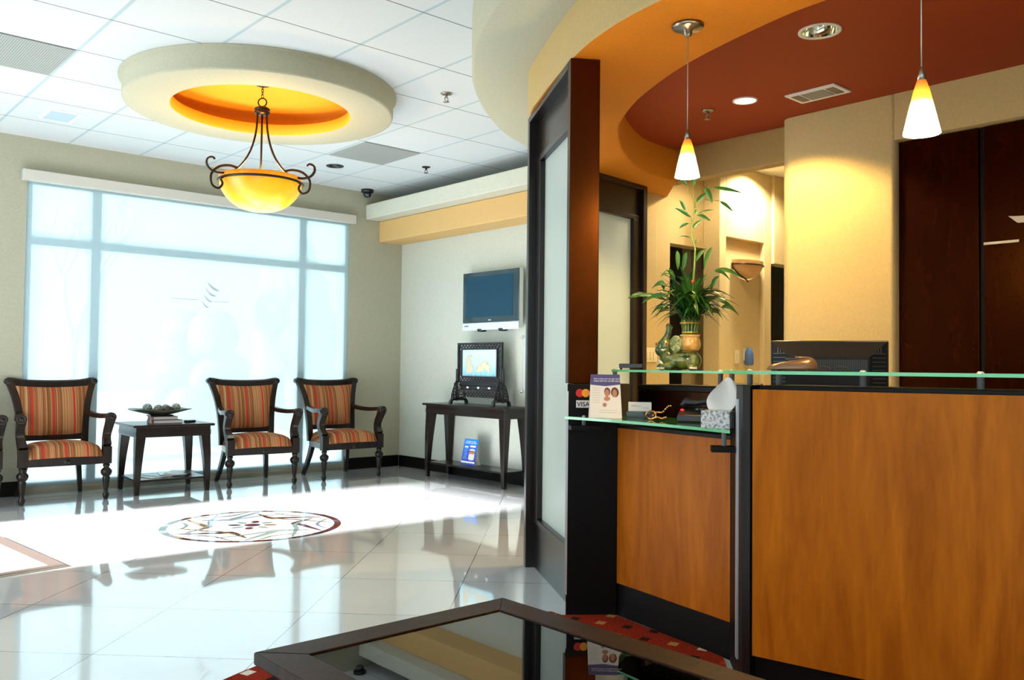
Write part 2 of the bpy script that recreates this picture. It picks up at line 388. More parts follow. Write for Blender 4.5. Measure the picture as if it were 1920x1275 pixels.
for k in range(4): b=MB(); swoosh(b,3.455-.015*k,1.88-.058*k,.135-.02*k,.085-.008*k,8.444); b.build('swoosh_mark',M_emb,wl,world=True)
MB().box(3.10,3.375,8.444,8.447,1.772,1.778).build('line_mark',M_emb,wl,world=True); MB().box(3.53,3.68,8.444,8.447,1.764,1.770).build('line_mark',M_emb,wl,world=True)
# ------------------------------------------------------------------ outdoors beyond the window
struct(MB().box(-14,24,8.75,40,-.35,-.12).build('ground_outside',mat('outdoor_ground',(.55,.58,.55),.9)))
def tree(x,y,h,label):
    t=thing('bare_tree',label,'tree',(x,y,-.12)); b=MB(); rnd=random.Random(int(x*10))
    def br(p,d,l,r_,dep):
        q=p+d*l; m_=p+d*l*.5+Vector((rnd.uniform(-.05,.05),rnd.uniform(-.05,.05),0))*l
        b.tube([p,m_,q],[r_,r_*.85,r_*.65],6)
        if dep>0:
            for k in range(3):
                e=(d+Vector((rnd.uniform(-.7,.7),rnd.uniform(-.7,.7),rnd.uniform(-.1,.5)))).normalized(); br(q,e,l*.68,r_*.6,dep-1)
    br(Vector((0,0,0)),Vector((0,0,1)),h*.33,h*.02,4); b.build('branches',mat('bark',(.16,.14,.12),.9),t); return t
tree(3.6,13.5,4.6,'bare leafless tree faintly seen through the shade, left of the emblem')
def shrub(x,y,r_,h,label):
    b=MB(); rnd=random.Random(int(x*7)); 
    for i in range(26):
        a=rnd.uniform(0,2*PI); zz=rnd.uniform(.1,.95); k=(1-abs(zz-.5)*1.1)*r_*.6
        b.ball((k*math.cos(a),k*math.sin(a),zz*h),(r_*.45,r_*.45,h*.16),8)
    o=b.build('evergreen_shrub',paint('shrub_green',(.10,.17,.10),var=.4,scale=8),loc=(x,y,-.12)); tag(o,label,'shrub'); return o
shrub(7.6,14.5,.85,3.3,'tall dim evergreen seen through the shade beside the right mullion')
shrub(1.2,12.0,.45,2.6,'dim evergreen seen through the shade at the left edge of the window')
shrub(5.2,13.0,.8,1.9,'low round shrub seen through the shade below the emblem')
# ------------------------------------------------------------------ ceiling ring (dropped round soffit)
b=MB()
b.mi=0; b.lathe([(.950,3.099),(.950,3.090),(.925,3.089),(.925,2.965),(.920,2.953),(.908,2.949),(.64,2.949),(.62,2.952)],96,(RC[0],RC[1],0),cap=False)
b.mi=1; b.lathe([(.62,2.952),(.612,2.965),(.612,3.03),(.62,3.035),(.91,3.035),(.91,3.17),(.4,3.17),(.001,3.17)],96,(RC[0],RC[1],0),cap=False)  # lip takes dome paint: the bowl's yellow light put into its colour
struct(b.build('trim_3',[M_lobe,M_dome]))
# ------------------------------------------------------------------ reception soffit: lobe, fascia, orange underside, rust ceiling
NS=90
cL=resample(crom([(6.2,5.25,0),(5.75,5.2,0),(5.1,5.13,0),(4.54,4.97,0),(4.13,4.79,0),(3.725,4.50,0),(3.36,4.17,0),(3.115,3.885,0),(2.89,3.6,0),(2.74,3.34,0),(2.60,3.05,0),(2.44,2.65,0),(2.33,2.2,0),(2.27,1.7,0),(2.30,1.1,0),(2.45,.5,0),(2.8,-.2,0),(3.5,-1.0,0),(5.0,-1.8,0),(7,-2,0)]),NS)
cF=resample(crom([(6.2,5.0,0),(5.75,4.92,0),(5.1,4.72,0),(4.4,4.42,0),(3.9,4.12,0),(3.436,3.755,0),(3.225,3.45,0),(2.90,2.87,0),(2.76,2.51,0),(2.70,2.20,0),(2.68,1.85,0),(2.70,1.4,0),(2.80,.85,0),(3.05,.2,0),(3.5,-.5,0),(4.4,-1.1,0),(6.8,-1.4,0)]),NS)
cH=resample(crom([(5.49,4.26,0),(5.37,4.255,0),(5.0,4.2,0),(4.49,3.93,0),(4.08,3.62,0),(3.88,3.41,0),(3.63,3.055,0),(3.39,2.565,0),(3.24,2.04,0),(3.20,1.72,0),(3.23,1.3,0),(3.35,.8,0),(3.6,.3,0),(4.1,-.2,0),(5.0,-.5,0),(5.49,-.5,0)]),NS)
z=lambda c,h:[Vector((p.x,p.y,h)) for p in c]
def off(c,d):   # shift a curve sideways for a rounded corner
    o=[]
    for i,p in enumerate(c):
        t=(c[min(i+1,len(c)-1)]-c[max(i-1,0)]).normalized(); o.append(p+Vector((-t.y,t.x,0))*d)
    return o
inL=off(cL,.018); inF=off(cF,.015); 
test=(inL[40]-Vector((4.5,2.5,0))).length<(cL[40]-Vector((4.5,2.5,0))).length
sg=1 if test else -1
inL=off(cL,.018*sg); inF=off(cF,.015*sg); outH=off(cH,-.012*sg)
b=MB(); b.grid([z(cL,H-.001),z(cL,2.872),z(inL,2.85),z(cF,2.85)])
struct(b.build('trim_4',M_lobe,recalc=False))
b=MB(); b.grid([z(cF,2.85),z(cF,2.635),z(inF,2.6155)])
struct(b.build('trim_5',M_fascia,recalc=False))
b=MB(); b.grid([z(inF,2.6155),z(outH,2.615),z(cH,2.627),z(cH,2.868)])
struct(b.build('trim_6',M_orange,recalc=False))
# ceiling of the hole
hole=lambda x,y,r_:[(x+r_*math.cos(2*PI*i/40),y+r_*math.sin(2*PI*i/40)) for i in range(40)]
struct(plate('ceiling',[(p.x,p.y) for p in off(cH,-.05*sg)],[hole(4.05,2.25,.088),hole(4.765,3.16,.065)],2.866,M_red))
# back wall of reception: header over the corridor opening + jamb
struct(MB().box(5.49,5.60,3.3,4.27,2.616,2.868).box(5.49,5.60,4.27,4.98,2.6165,2.868).build('trim_7',M_header,bevel=.01))
struct(MB().box(5.49,5.76,4.67,4.818,0,2.6155).build('wall_jamb',M_yellow,bevel=.01))
# big rounded column wall with recess
pl=[(5.62,-1.5),(5.32,-1.5),(5.32,2.452)]
arc=lambda cx,cy,r_,a0,a1,n=10:[(cx+r_*math.cos(R(a0+(a1-a0)*i/n)),cy+r_*math.sin(R(a0+(a1-a0)*i/n))) for i in range(n+1)]
body=[(5.44,2.46)]+[(5.36,2.46)]+arc(5.345,2.485,.025,270,180,5)+arc(5.42,3.16,.10,180,90,12)+[(5.60,3.26),(5.62,2.46)]
b=MB(); b.prism(body,0,2.867,smooth=False)
b.box(5.32,5.62,-1.5,2.4585,2.578,2.867); 
o=struct(b.build('wall_reception',M_yellow)); 
for p_ in o.data.polygons: p_.use_smooth=False
me=o.data
struct(MB().box(5.44,5.60,-1.5,2.46,0,2.577).build('wall_recess',M_almost))
# dark wood feature panel in the recess: four boards
fp=thing('wood_feature_panel','near-black mahogany wall panel in the recess behind the reception desk','panel',(5.41,1.8,0))
for ya,yb in ((1.99,2.455),(1.965,1.985),(1.4,1.96),(.3,1.395)):
    MB().box(5.375 if yb-ya>.05 else 5.385,5.438,ya,yb,.02,2.572).build('board',M_mahog if yb-ya>.05 else M_black,fp,world=True,bevel=.002)
M_emblem=mat('satin_emblem',(.62,.57,.50),.45,.3)
lg=thing('wall_emblem','brushed silver swoosh emblem and bar mounted on the dark wood panel','emblem',(5.372,1.8,1.9))
def ysw(b,y0_,zt,w_,h_):
    n=12; up=[];lo=[]
    for i in range(n+1):
        t=i/n; up.append((y0_-w_*t, zt-h_*.55*math.sin(PI*t*.55)+h_*1.15*t*t)); 
        lo.append((y0_-w_*.16-w_*.84*t, zt-h_*(.95)-h_*.25*math.sin(PI*t*.6)+h_*1.6*t*t*.9))
    pl=up+lo[::-1]; a=[b.bm.verts.new((5.366,p[0],p[1])) for p in pl]; c=[b.bm.verts.new((5.374,p[0],p[1])) for p in pl]; m=len(pl)
    for i in range(m): b._f([a[i],a[(i+1)%m],c[(i+1)%m],c[i]])
    b._f(a); b._f(c[::-1])
b=MB()
for k in range(3): b=MB(); ysw(b,1.83-.085*k,2.035-.075*k,.30-.05*k,.045); b.build('swoosh_mark',M_emblem,lg,world=True)
MB().box(5.366,5.374,1.775,1.96,1.883,1.897).build('bar_mark',M_emblem,lg,world=True); MB().box(5.366,5.374,1.35,1.50,1.883,1.897).build('bar_mark',M_emblem,lg,world=True)
# ------------------------------------------------------------------ corridor
CZ=2.97
b=MB(); b.box(5.601,5.93,4.672,4.80,0,3.05); b.box(5.93,6.62,4.672,4.80,2.222,3.05); 
struct(b.build('wall_corridor_left',M_yellow))
# stepped-forward wall with niche
b=MB(); b.box(6.40,6.50,4.50,4.67,0,3.05); b.box(6.50,7.10,4.50,4.67,2.32,3.05); b.box(6.50,7.10,4.545,4.67,0,2.32); b.box(7.10,7.22,4.50,4.67,0,3.05)
b.box(7.22,7.60,4.47,4.60,2.14,3.05); b.box(7.60,8.2,4.47,4.6,0,3.05)
struct(b.build('wall_corridor_right',M_tan,bevel=.006))
struct(MB().box(5.601,8.4,2.2,4.67,CZ,3.05).build('ceiling',mat('corridor_ceiling',(.75,.70,.55),.8)))
struct(MB().box(8.2,8.3,2.2,4.6,0,3.05).build('wall_corridor_end',M_tan))
struct(MB().box(5.63,8.2,2.1,2.2,0,3.05).build('wall_corridor_near',M_tan))
struct(MB().box(6.66,7.2,5.0,5.1,0,2.7).box(5.95,6.6,6.6,6.7,0,2.7).build('wall_room',M_tan))
rs=thing('room_sign','small tan room plate with a dark number 1, inside the corridor doorway','sign',(6.86,4.995,2.15))
MB().box(6.82,6.93,4.985,4.9995,2.09,2.23).build('plate',mat('sign_brown',(.30,.20,.09),.5),rs,world=True,bevel=.003)
text('numeral','1',.12,M_blackp,rs,frame((-.005,-.0125,-.042),(1,0,0),(0,0,1)))
def switch(name,label,loc,n,w_,rz):
    t=thing(name,label,'switch',loc,rz); MB().box(-w_/2,w_/2,-.007,0,-.06,.06).build('cover_plate',M_ivory,t,bevel=.003)
    for i in range(n):
        x=(i-(n-1)/2)*.046; MB().box(x-.012,x+.012,-.012,-.006,-.035,.03).build('rocker',M_ivory,t,bevel=.002)
switch('light_switch','ivory triple rocker switch plate on the cream wall left of the elephant planter',(5.675,4.6715,1.262),3,.165,0)
switch('light_switch','narrow ivory single switch plate in the niche below the sconce',(6.73,4.5445,1.262),1,.075,0)
h=thing('blue_plastic_holder','translucent blue plastic holder hung beside the narrow switch plate','holder',(6.86,4.5445,1.262))
b=MB(); b.lathe([(.02,-.075),(.036,-.07),(.042,-.03),(.040,.03),(.03,.06),(.018,.085)],16,(0,-.045,0)); b.build('cup',mat('blue_plastic',(.10,.22,.62),.25,trans=.3),h)
MB().box(-.02,.02,-.01,0,-.03,.08).build('wall_clip',M_white,h)
sn=thing('wall_sconce','alabaster half-bowl sconce on the tan niche wall','sconce',(6.86,4.5445,2.06))
rows=[]
for j in range(11):
    t=j/10; rr=.205*math.sin(t*PI/2)**.8+.005; zz=-.085+.16*(t**1.7); rows.append([(rr*math.cos(PI+PI*i/20),-.002+rr*.62*math.sin(PI+PI*i/20),zz) for i in range(21)])
b=MB(); b.grid(rows); b.build('bowl',mat('sconce_alabaster',(.72,.42,.16),.35),sn,recalc=False)
b=MB(); b.tube([(.215*math.cos(PI+PI*i/24),-.002+.135*math.sin(PI+PI*i/24),.035) for i in range(25)],.007,6)
b.tube([(-.213,-.01,.05),(-.215,-.012,.0),(-.17,-.05,-.06),(-.09,-.07,-.10),(0,-.03,-.115)],.007,6); b.build('bracket',M_bronze,sn)
# ------------------------------------------------------------------ frosted partition screens
def screen(name,label,A,B,zt,near_z0,glass=(.29,2.335)):
    A=Vector((*A,0)); B=Vector((*B,0)); d=(B-A); Ln=d.length; ang=math.atan2(d.y,d.x)
    t=thing(name,label,'partition',A,ang)   # local x runs along the screen, -y is the recess side
    W=.145
    MB().box(0,.055,-W,0,near_z0,zt).build('post',M_post,t,bevel=.004)
    MB().box(Ln-.055,Ln,-W,0,0,zt).build('post',M_espresso,t,bevel=.004)
    MB().box(.055,Ln-.055,-W,-.0,zt-.035,zt).build('head_rail',M_espresso,t,bevel=.003)
    y0,y1=-.105,-.055
    MB().box(.055,Ln-.055,y0,y1,glass[1]+.035,zt-.035).build('top_panel',M_espresso,t)
    MB().box(.055,Ln-.055,y0,y1,0.0,glass[0]-.03).build('bottom_panel',M_espresso,t)
    b=MB()
    for za,zb in ((glass[1],glass[1]+.035),(glass[0]-.03,glass[0])): b.box(.055,Ln-.055,y0-.012,y1+.012,za,zb)
    b.box(.055,.10,y0-.012,y1+.012,glass[0],glass[1]); b.box(Ln-.155,Ln-.055,y0-.012,y1+.012,glass[0],glass[1])
    b.build('glass_frame',M_espresso,t,bevel=.004)
    MB().box(.10,Ln-.155,-.085,-.075,glass[0],glass[1]).build('frosted_pane',M_frost,t)
    return t
s1=screen('partition_screen','tall mahogany partition with a frosted glass panel at the end of the reception counter',(2.91,2.885),(3.453,3.775),2.614,1.076)
M_etch=mat('etched_grey',(.50,.60,.60),.6)
for k in range(3):
    x0=.235-.012*k; z0=1.735-.030*k; b=MB()
    b.grid([[(x0+.075*t*(1-.15*k),-.0745,z0+.030*(1-t)**2+.005*math.sin(PI*t)) for t in [i/8 for i in range(9)]],[(x0+.075*t*(1-.15*k),-.0745,z0+.030*(1-t)**2-.006*math.sin(PI*t)) for t in [i/8 for i in range(9)]]],False)
    b.build('etched_swoosh',M_etch,s1,recalc=False)
s2=screen('partition_screen','second mahogany partition with frosted glass behind the counter, beside the yellow jamb',(4.46,4.545),(5.44,4.672),2.614,0)
# ------------------------------------------------------------------ reception counter
ct=thing('reception_counter','left section of reception counter with lower glass shelf and small maple panel','counter',(3.1,2.45,0))
ct2=thing('reception_counter','tall right section of reception counter: large maple panel, dark pilaster, long glass top','counter',(2.85,1.3,0))
dk=thing('reception_desk','low maple work surface behind the reception counter','desk',(3.5,1.9,0))
def CB(b,name,m,**k): return b.build(name,m,ct,world=True,**k)
CB(MB().prism([(2.905,2.883),(3.098,2.742),(3.30,2.84),(3.31,2.93),(3.09,3.05)],0,1.074),'end_wall',M_black,bevel=.002)
CB(MB().prism([(2.902,2.888),(2.898,2.884),(2.906,2.877),(2.910,2.881)],.1,1.04),'metal_strip',M_chrome)
mp=[(3.102,2.75),(3.06,2.50),(3.022,2.30),(2.985,2.12),(2.972,2.03)]
fl=resample(crom([(3.100,2.745,0),(3.068,2.55,0),(3.028,2.35,0),(2.995,2.16,0),(2.968,2.025,0)]),13)
def strip(c,d,z0,z1):
    o=[]
    for i,p in enumerate(c):
        t=(c[min(i+1,len(c)-1)]-c[max(i-1,0)]).normalized(); o.append(Vector((p.x-t.y*d,p.y+t.x*d,0)))
    return [(p.x,p.y) for p in c]+[(p.x,p.y) for p in o[::-1]]
CB(MB().prism(strip(fl,.02,0,0),.15,.87),'maple_panel',M_maple)
CB(MB().prism(strip([p+Vector((.004,0,0)) for p in fl],.05,0,0),0,.149),'toe_kick',M_black)
# ledge + back panel + cap behind the lower shelf
bl=[p+Vector((.20,.04,0)) for p in fl]
CB(MB().prism([(p.x+.004,p.y) for p in fl]+[(p.x,p.y) for p in bl[::-1]],.871,.885),'ledge',M_black)
CB(MB().prism(strip(bl,.03,0,0),.886,1.045),'back_panel',M_mahog)
CB(MB().prism([(p.x-.006,p.y) for p in bl]+[(p.x+.26,p.y+.02) for p in bl[::-1]],1.046,1.072),'counter_cap',M_black,bevel=.003)
ct1=ct; ct=ct2
# pilaster
CB(MB().prism([(2.967,2.032),(2.705,1.80),(2.683,1.755),(2.74,1.752),(3.18,2.02),(3.17,2.07)],0,1.094),'pilaster',M_black,bevel=.003)
tv=(Vector((2.705,1.80))-Vector((2.967,2.032))).normalized(); nn=Vector((tv.y,-tv.x)); 
if nn.dot(Vector((-1,1)))<0: nn=-nn
p0=Vector((2.79,1.875)); 
CB(MB().prism([tuple(p0+nn*.001-tv*.018),tuple(p0+nn*.008-tv*.018),tuple(p0+nn*.008+tv*.018),tuple(p0+nn*.001+tv*.018)],.09,1.04),'metal_strip',M_chrome)
# right curved section
fr=resample(crom([(2.690,1.750,0),(2.722,1.586,0),(2.767,1.373,0),(2.83,1.15,0),(2.92,.90,0),(3.04,.66,0),(3.2,.42,0)]),25)
CB(MB().prism(strip(fr,.025,0,0),.15,1.08),'maple_panel',M_maple)
CB(MB().prism(strip([p+Vector((.02,0,0)) for p in fr],.05,0,0),0,.149),'toe_kick',M_black)
fi=[p+Vector((.045,.012,0)) for p in fr]
CB(MB().prism(strip(fi,.30,0,0),1.05,1.094),'counter_cap',M_black,bevel=.003)
CB(MB().prism(strip(fi,.03,0,0),.7,1.049),'inner_panel',M_black)
ct=dk
# worktop behind the counter
CB(MB().prism([(3.62,2.75),(3.50,2.1),(3.22,1.70),(3.24,1.3),(3.42,.8),(4.0,.8),(3.95,1.6),(3.98,2.4),(4.0,2.8)],.72,.75),'desk_top',M_maple,bevel=.003)
for x,y in ((3.35,1.75),(3.85,2.6),(3.85,1.0),(3.45,1.0)): CB(MB().box(x-.03,x+.03,y-.03,y+.03,0,.719),'leg',M_black)
ct=ct1
def glass(name,poly,z0,z1):
    b=MB(); b.prism(poly,z0,z1)
    o=CB(b,name,[M_shelfglass,M_gedge])
    for p_ in o.data.polygons: p_.material_index=0 if abs(p_.normal.z)>.5 else 1
    return o
lo=resample(crom([(2.868,2.862,0),(2.872,2.70,0),(2.862,2.50,0),(2.832,2.25,0),(2.79,2.03,0),(2.750,1.885,0)]),22)
glass('lower_glass_shelf',[(p.x,p.y) for p in lo]+[(2.955,2.045),(3.16,2.14),(3.20,2.40),(3.25,2.64),(3.258,2.76),(3.11,2.725),(2.90,2.875)],.913,.925)
up=[(3.09,2.775),(3.045,2.45),(2.985,2.06)]
glass('upper_glass_shelf',up+[(3.34,1.97),(3.45,2.3),(3.56,2.80),(3.35,2.90)],1.133,1.143)
ur=[(2.84,1.945),(2.80,1.95),(2.755,1.92),(2.70,1.85),(2.645,1.72)]+[(p.x-.045,p.y) for p in fr[1:]]+[(p.x+.32,p.y+.06) for p in fr[::-1]]+[(3.02,1.90),(2.95,1.94)]
ct=ct2; glass('upper_glass_shelf',ur,1.1345,1.146); ct=ct1
def stand(x,y,z0,z1,r_=.011):
    b=MB(); b.lathe([(r_,z0),(r_,z1-.012),(r_*1.25,z1-.012),(r_*1.25,z1-.002),(r_*.6,z1+.006),(.001,z1+.006)],16,(x,y,0)); CB(b,'standoff',M_chrome)
for x,y,z0 in ((3.13,2.79,1.073),(3.24,2.27,1.073),(3.12,2.13,1.073)): stand(x,y,z0,1.143)
ct=ct2
for x,y in ((2.865,1.876),(2.86,1.75),(2.90,1.45),(2.98,1.1)): stand(x,y,1.095,1.146)
ct=ct1
# lower shelf brackets
CB(MB().prism([(2.900,2.868),(3.02,2.78),(2.975,2.72),(2.855,2.808)],.865,.885),'bracket',M_black); stand(2.93,2.80,.886,.925,.009)
CB(MB().prism([(2.835,1.927),(2.79,1.887),(2.73,1.95),(2.775,1.99)],.84,.862),'bracket',M_black); stand(2.785,1.935,.863,.925,.009)
# card stickers on the end wall
S0=Vector((2.905,2.883,0)); SD=(Vector((3.098,2.742,0))-S0).normalized(); SN=Vector((-SD.y,SD.x,0)); SN=-SN if SN.dot(Vector((-1,-1,0)))<0 else SN
st=thing('card_stickers','red-and-yellow circle sticker above a white VISA sticker on the dark counter end','sticker',tuple(S0+SD*.05+Vector((0,0,1.0))))
def stk(b,cx,cz,w_,h_,k,circle=False):
    o=S0+SN*k
    if circle: pts=[o+SD*(cx+w_*math.cos(2*PI*i/28))+Vector((0,0,cz+w_*math.sin(2*PI*i/28))) for i in range(28)]
    else: pts=[o+SD*(cx+a*w_/2)+Vector((0,0,cz+c_*h_/2)) for a,c_ in ((-1,-1),(1,-1),(1,1),(-1,1))]
    b.poly(pts)
b=MB(); stk(b,.058,1.032,.019,0,.0012,True); b.build('red_disc',mat('red_ink',(.70,.02,.01),.4),st,world=True,recalc=False)
b=MB(); stk(b,.086,1.032,.019,0,.0016,True); b.build('yellow_disc',mat('amber_ink',(.90,.38,.03),.4),st,world=True,recalc=False)
b=MB(); stk(b,.072,.981,.062,.034,.0012); b.build('white_backing',M_paper,st,world=True,recalc=False)
text('lettering','VISA',.030,mat('navy_ink',(.02,.03,.16),.5),st,Matrix.Translation(-st.location)@frame(S0+SD*.045+SN*.0018+Vector((0,0,.9705)),SD,(0,0,1)),bold=.0006)
# ------------------------------------------------------------------ things on the lower shelf
ZS=.9255
def azim(x,y): # rotation so that local -y faces the camera
    return math.atan2(y,x)-PI/2
def facer(name,label,cat,x,y,z_,turn=0): return thing(name,label,cat,(x,y,z_),azim(x,y)+turn)
tc=facer('tent_card','white tent card with navy band and printed photo of two people, on low shelf','card',2.955,2.692,ZS,R(4))
M_navy=mat('navy_print',(.06,.06,.22),.5)
b=MB(); hw=.074; b.poly([(-hw,-.035,0),(hw,-.035,0),(hw*.88,0,.195),(-hw*.88,0,.195)]); b.poly([(hw,.035,0),(-hw,.035,0),(-hw*.88,0.0006,.195),(hw*.88,0.0006,.195)])
b.build('folded_card',M_paper,tc,recalc=False)
def onc(u,v,k=.0008): # u -1..1 , v 0..1 on card front
    wv=hw*(1-.12*v); n=Vector((0,-.195,.035)).normalized(); return Vector((u*wv,-.035+.035*v,.195*v))+n*k
b=MB(); b.poly([onc(-1,.76),onc(0,.73),onc(1,.77),onc(1,1),onc(-1,1)]); b.build('navy_band',M_navy,tc,recalc=False)
fm=frame(onc(-.80,.885,.0015),(1,0,0),(0,.035,.195)); text('lettering','Ask us how you can get started\ntoday with low monthly payments.',.0098,M_paper,tc,fm,0,bold=.0001)
M_skin=mat('print_skin',(.52,.22,.11),.6); M_hair=mat('print_hair',(.10,.04,.02),.6)
b=MB()
def blob(b,u,v,ru,rv,k=.0012,n=18,on=onc): b.poly([on(u+ru*math.cos(2*PI*i/n),v+rv*math.sin(2*PI*i/n),k) for i in range(n)])
b.mi=0; blob(b,.12,.60,.20,.10); blob(b,.62,.59,.26,.115)
b.mi=1; blob(b,.10,.57,.15,.085,.0016); blob(b,.60,.565,.15,.09,.0016); blob(b,-.05,.30,.13,.045,.0016); blob(b,.1,.44,.20,.05,.0016)
b.build('photo_print',[M_hair,M_skin],tc,recalc=False)
for v,ua,ub in [(.68-.055*i,-.85,-.35) for i in range(7)]+[(.12,-.4,.7),(.17,-.4,.7)]: MB().poly([onc(ua,v),onc(ub,v),onc(ub,v+.008),onc(ua,v+.008)]).build('print_line',mat('grey_print',(.55,.48,.42),.6),tc,recalc=False)
bc=facer('business_card_holder','small clear holder of white and orange appointment cards right of tent card','card holder',3.10,2.61,ZS,R(2))
MB().box(-.062,.062,-.035,.03,0,.006).box(-.062,.062,-.037,-.034,.006,.03).build('acrylic_base',mat('smoky_acrylic',(.03,.06,.04),.1,trans=.4),bc,bevel=.001)
MB().box(-.052,.052,-.010,.020,.007,.070).build('card_stack',M_paper,bc)
b=MB(); pts=[(-.03,-.0106,.012),(.052,-.0106,.012),(.052,-.0106,.03)]+[(.052-.082*i/8,-.0106,.030-.018*(i/8)**2) for i in range(1,8)]; b.poly(pts); b.build('orange_swoosh',mat('orange_ink',(.85,.22,.03),.5),bc,recalc=False)
text('lettering','Your next visit',.010,mat('grey_print2',(.3,.3,.33),.6),bc,frame((-.042,-.0108,.052),(1,0,0),(0,0,1)),0) if False else None
for q_ in ((-.04,.005,.052,.0535),(-.04,-.015,.056,.0572),(.012,.04,.044,.0452)): MB().box(q_[0],q_[1],-.0109,-.0105,q_[2],q_[3]).build('print_line',mat('grey_print2',(.3,.3,.33),.6),bc)
# black card machine / telephone
ph=facer('desk_telephone','low black desk telephone with handset, beside the gold ribbon on lower shelf','telephone',3.09,2.275,ZS,R(-12))
prof=[(-.085,0),(.085,0),(.085,.055),(.03,.062),(-.05,.045),(-.085,.028)]
b=MB(); M_=Matrix(((0,0,1,0),(1,0,0,0),(0,1,0,0),(0,0,0,1)))
b.prism([(p[0],p[1]) for p in prof],-.075,.075,M_); b.build('base',M_blackp,ph,bevel=.006)
b=MB(); b.tube([(-.07,.0,.062),(-.055,.0,.083),(-.01,.0,.078),(.04,0,.088),(.075,.0,.098),(.095,.0,.082)],[.016,.019,.012,.012,.019,.017],12); b.build('handset',M_blackp,ph)
b=MB(); b.ball((-.06,-.05,.05),(.008,.008,.005),10); b.build('indicator_lamp',mat('red_lamp',(.7,.02,.02),.3,emit=(1,.03,.02),es=1.5),ph)
b=MB()
for i in range(4):
    for j in range(3): b.box(.0+j*.02,.014+j*.02,-.07+i*.018,-.058+i*.018,.052,.058)
b.build('keypad',mat('key_grey',(.06,.06,.065),.4),ph)
b=MB(); b.tube([(.04,-.0,.098),(.055,-.012,.105),(.068,-.02,.118)],.003,6); b.build('pen_clip',mat('brass',(.75,.45,.15),.25,1),ph)
gr=facer('gold_ribbon','small curl of shiny gold beaded ribbon in front of black telephone','ribbon',3.02,2.44,ZS+.004)
b=MB()
b.tube([(-.03+.022*math.cos(t*.55),-.005+.008*math.sin(t),.018+.017*math.sin(t*.55)) for t in range(13)],.003,6,flat=(1,2.2))
for i in range(11): 
    t=i/10; b.ball((-.02+.075*t,-.01*math.sin(3*t),.016+.040*t+.006*math.sin(9*t)),.0048,8)
for i in range(7):
    t=i/6; b.ball((-.01+.045*t,-.028,.007+.003*math.sin(8*t)),.0046,8)
b.build('beads',mat('gold_foil',(.95,.52,.16),.25,.9),gr)
tb=facer('tissue_box','speckled grey-white tissue box with a raised tissue, beside the dark pilaster','tissue box',2.815,1.985,ZS,R(-14))
MB().box(-.055,.055,-.038,.038,0,.066).build('carton',tissue_box_mat(),tb,bevel=.002)
b=MB(); rows=[]
for j in range(14):
    t=j/13; row=[]
    for i in range(33):
        s_=i/32*2-1; wv=(.022+.030*math.sin(PI*min(1,t*.8+.12))); 
        row.append((s_*wv*(1.25-.2*t)+.008+.030*t, .012*math.sin(s_*3.2+t*3)*(.3+t), .066+.128*t-.024*abs(s_-.1)**2*t))
    rows.append(row)
b.grid(rows); o=b.build('tissue',mat('tissue_paper',(.88,.82,.74),.9),tb,recalc=False)
sm=o.modifiers.new('s','SOLIDIFY'); sm.thickness=.0012
# ------------------------------------------------------------------ things on the upper glass
ZG=1.1435
tr=facer('small_tray','little dark footed tray at left end of the upper glass, beside the mahogany post','tray',3.18,2.735,ZG)
b=MB(); b.box(-.05,.05,-.03,.03,.008,.013); 
for x in (-.055,.05): b.box(x,x+.005,-.033,.033,.008,.028)
b.box(-.055,.055,-.036,-.031,.008,.028); b.box(-.055,.055,.031,.036,.008,.028)
b.build('tray_body',M_espresso,tr,bevel=.002)
for x,y in ((-.045,-.027),(.045,-.027),(-.045,.027),(.045,.027)): MB().lathe([(.004,0),(.006,.004),(.004,.008)],8,(x,y,0)).build('foot',M_espresso,tr)
cr=facer('card_terminal','rounded bronze-coloured terminal with a slot, on the upper glass before the monitor','terminal',2.862,1.70,1.1465,R(6))
rows=[]
for j in range(9):
    t=j/8; k=math.sin(t*PI/2); sc_=math.cos(t*PI/2)**.35
    rows.append([((.088*sc_)*(abs(math.cos(a))**.7)*(1 if math.cos(a)>0 else -1)+.012*t,.045*sc_*(abs(math.sin(a))**.8)*(1 if math.sin(a)>0 else -1),.004+.036*k+ (.014*math.cos(a)*t)) for a in [2*PI*i/28 for i in range(28)]])
b=MB(); v=b.grid(rows,True,True); b._f(v[-1]); b._f(v[0][::-1]); b.build('shell',mat('bronze_plastic',(.22,.13,.07),.3,.5),cr)
MB().box(-.02,.05,-.020,.012,.040,.048).build('slot',M_blackp,cr,bevel=.001)
for x in (-.06,.06): MB().box(x-.008,x+.008,-.02,.02,0,.006).build('foot',M_blackp,cr)
gl=facer('eyeglasses','folded wire eyeglasses lying on the upper glass beside the bronze terminal','eyeglasses',2.97,1.60,1.1465)
b=MB()
for x in (-.03,.03): b.tube([(x+.024*math.cos(2*PI*i/20),0,.010+.008*math.sin(2*PI*i/20)) for i in range(20)],.0012,6,closed=True)
b.tube([(-.006,0,.012),(0,0,.015),(.006,0,.012)],.0011,6); b.build('rims',M_blackp,gl)
for sx in (-1,1): MB().tube([(sx*.054,0,.012),(sx*.054,.03,.010),(sx*.02,.05,.004),(-sx*.05,.055,.0025)],.0011,6).build('temple',M_blackp,gl)
# monitor seen from behind
mo=facer('computer_monitor','black flat computer monitor with vented back, facing away behind the counter','monitor',3.42,1.86,.75)
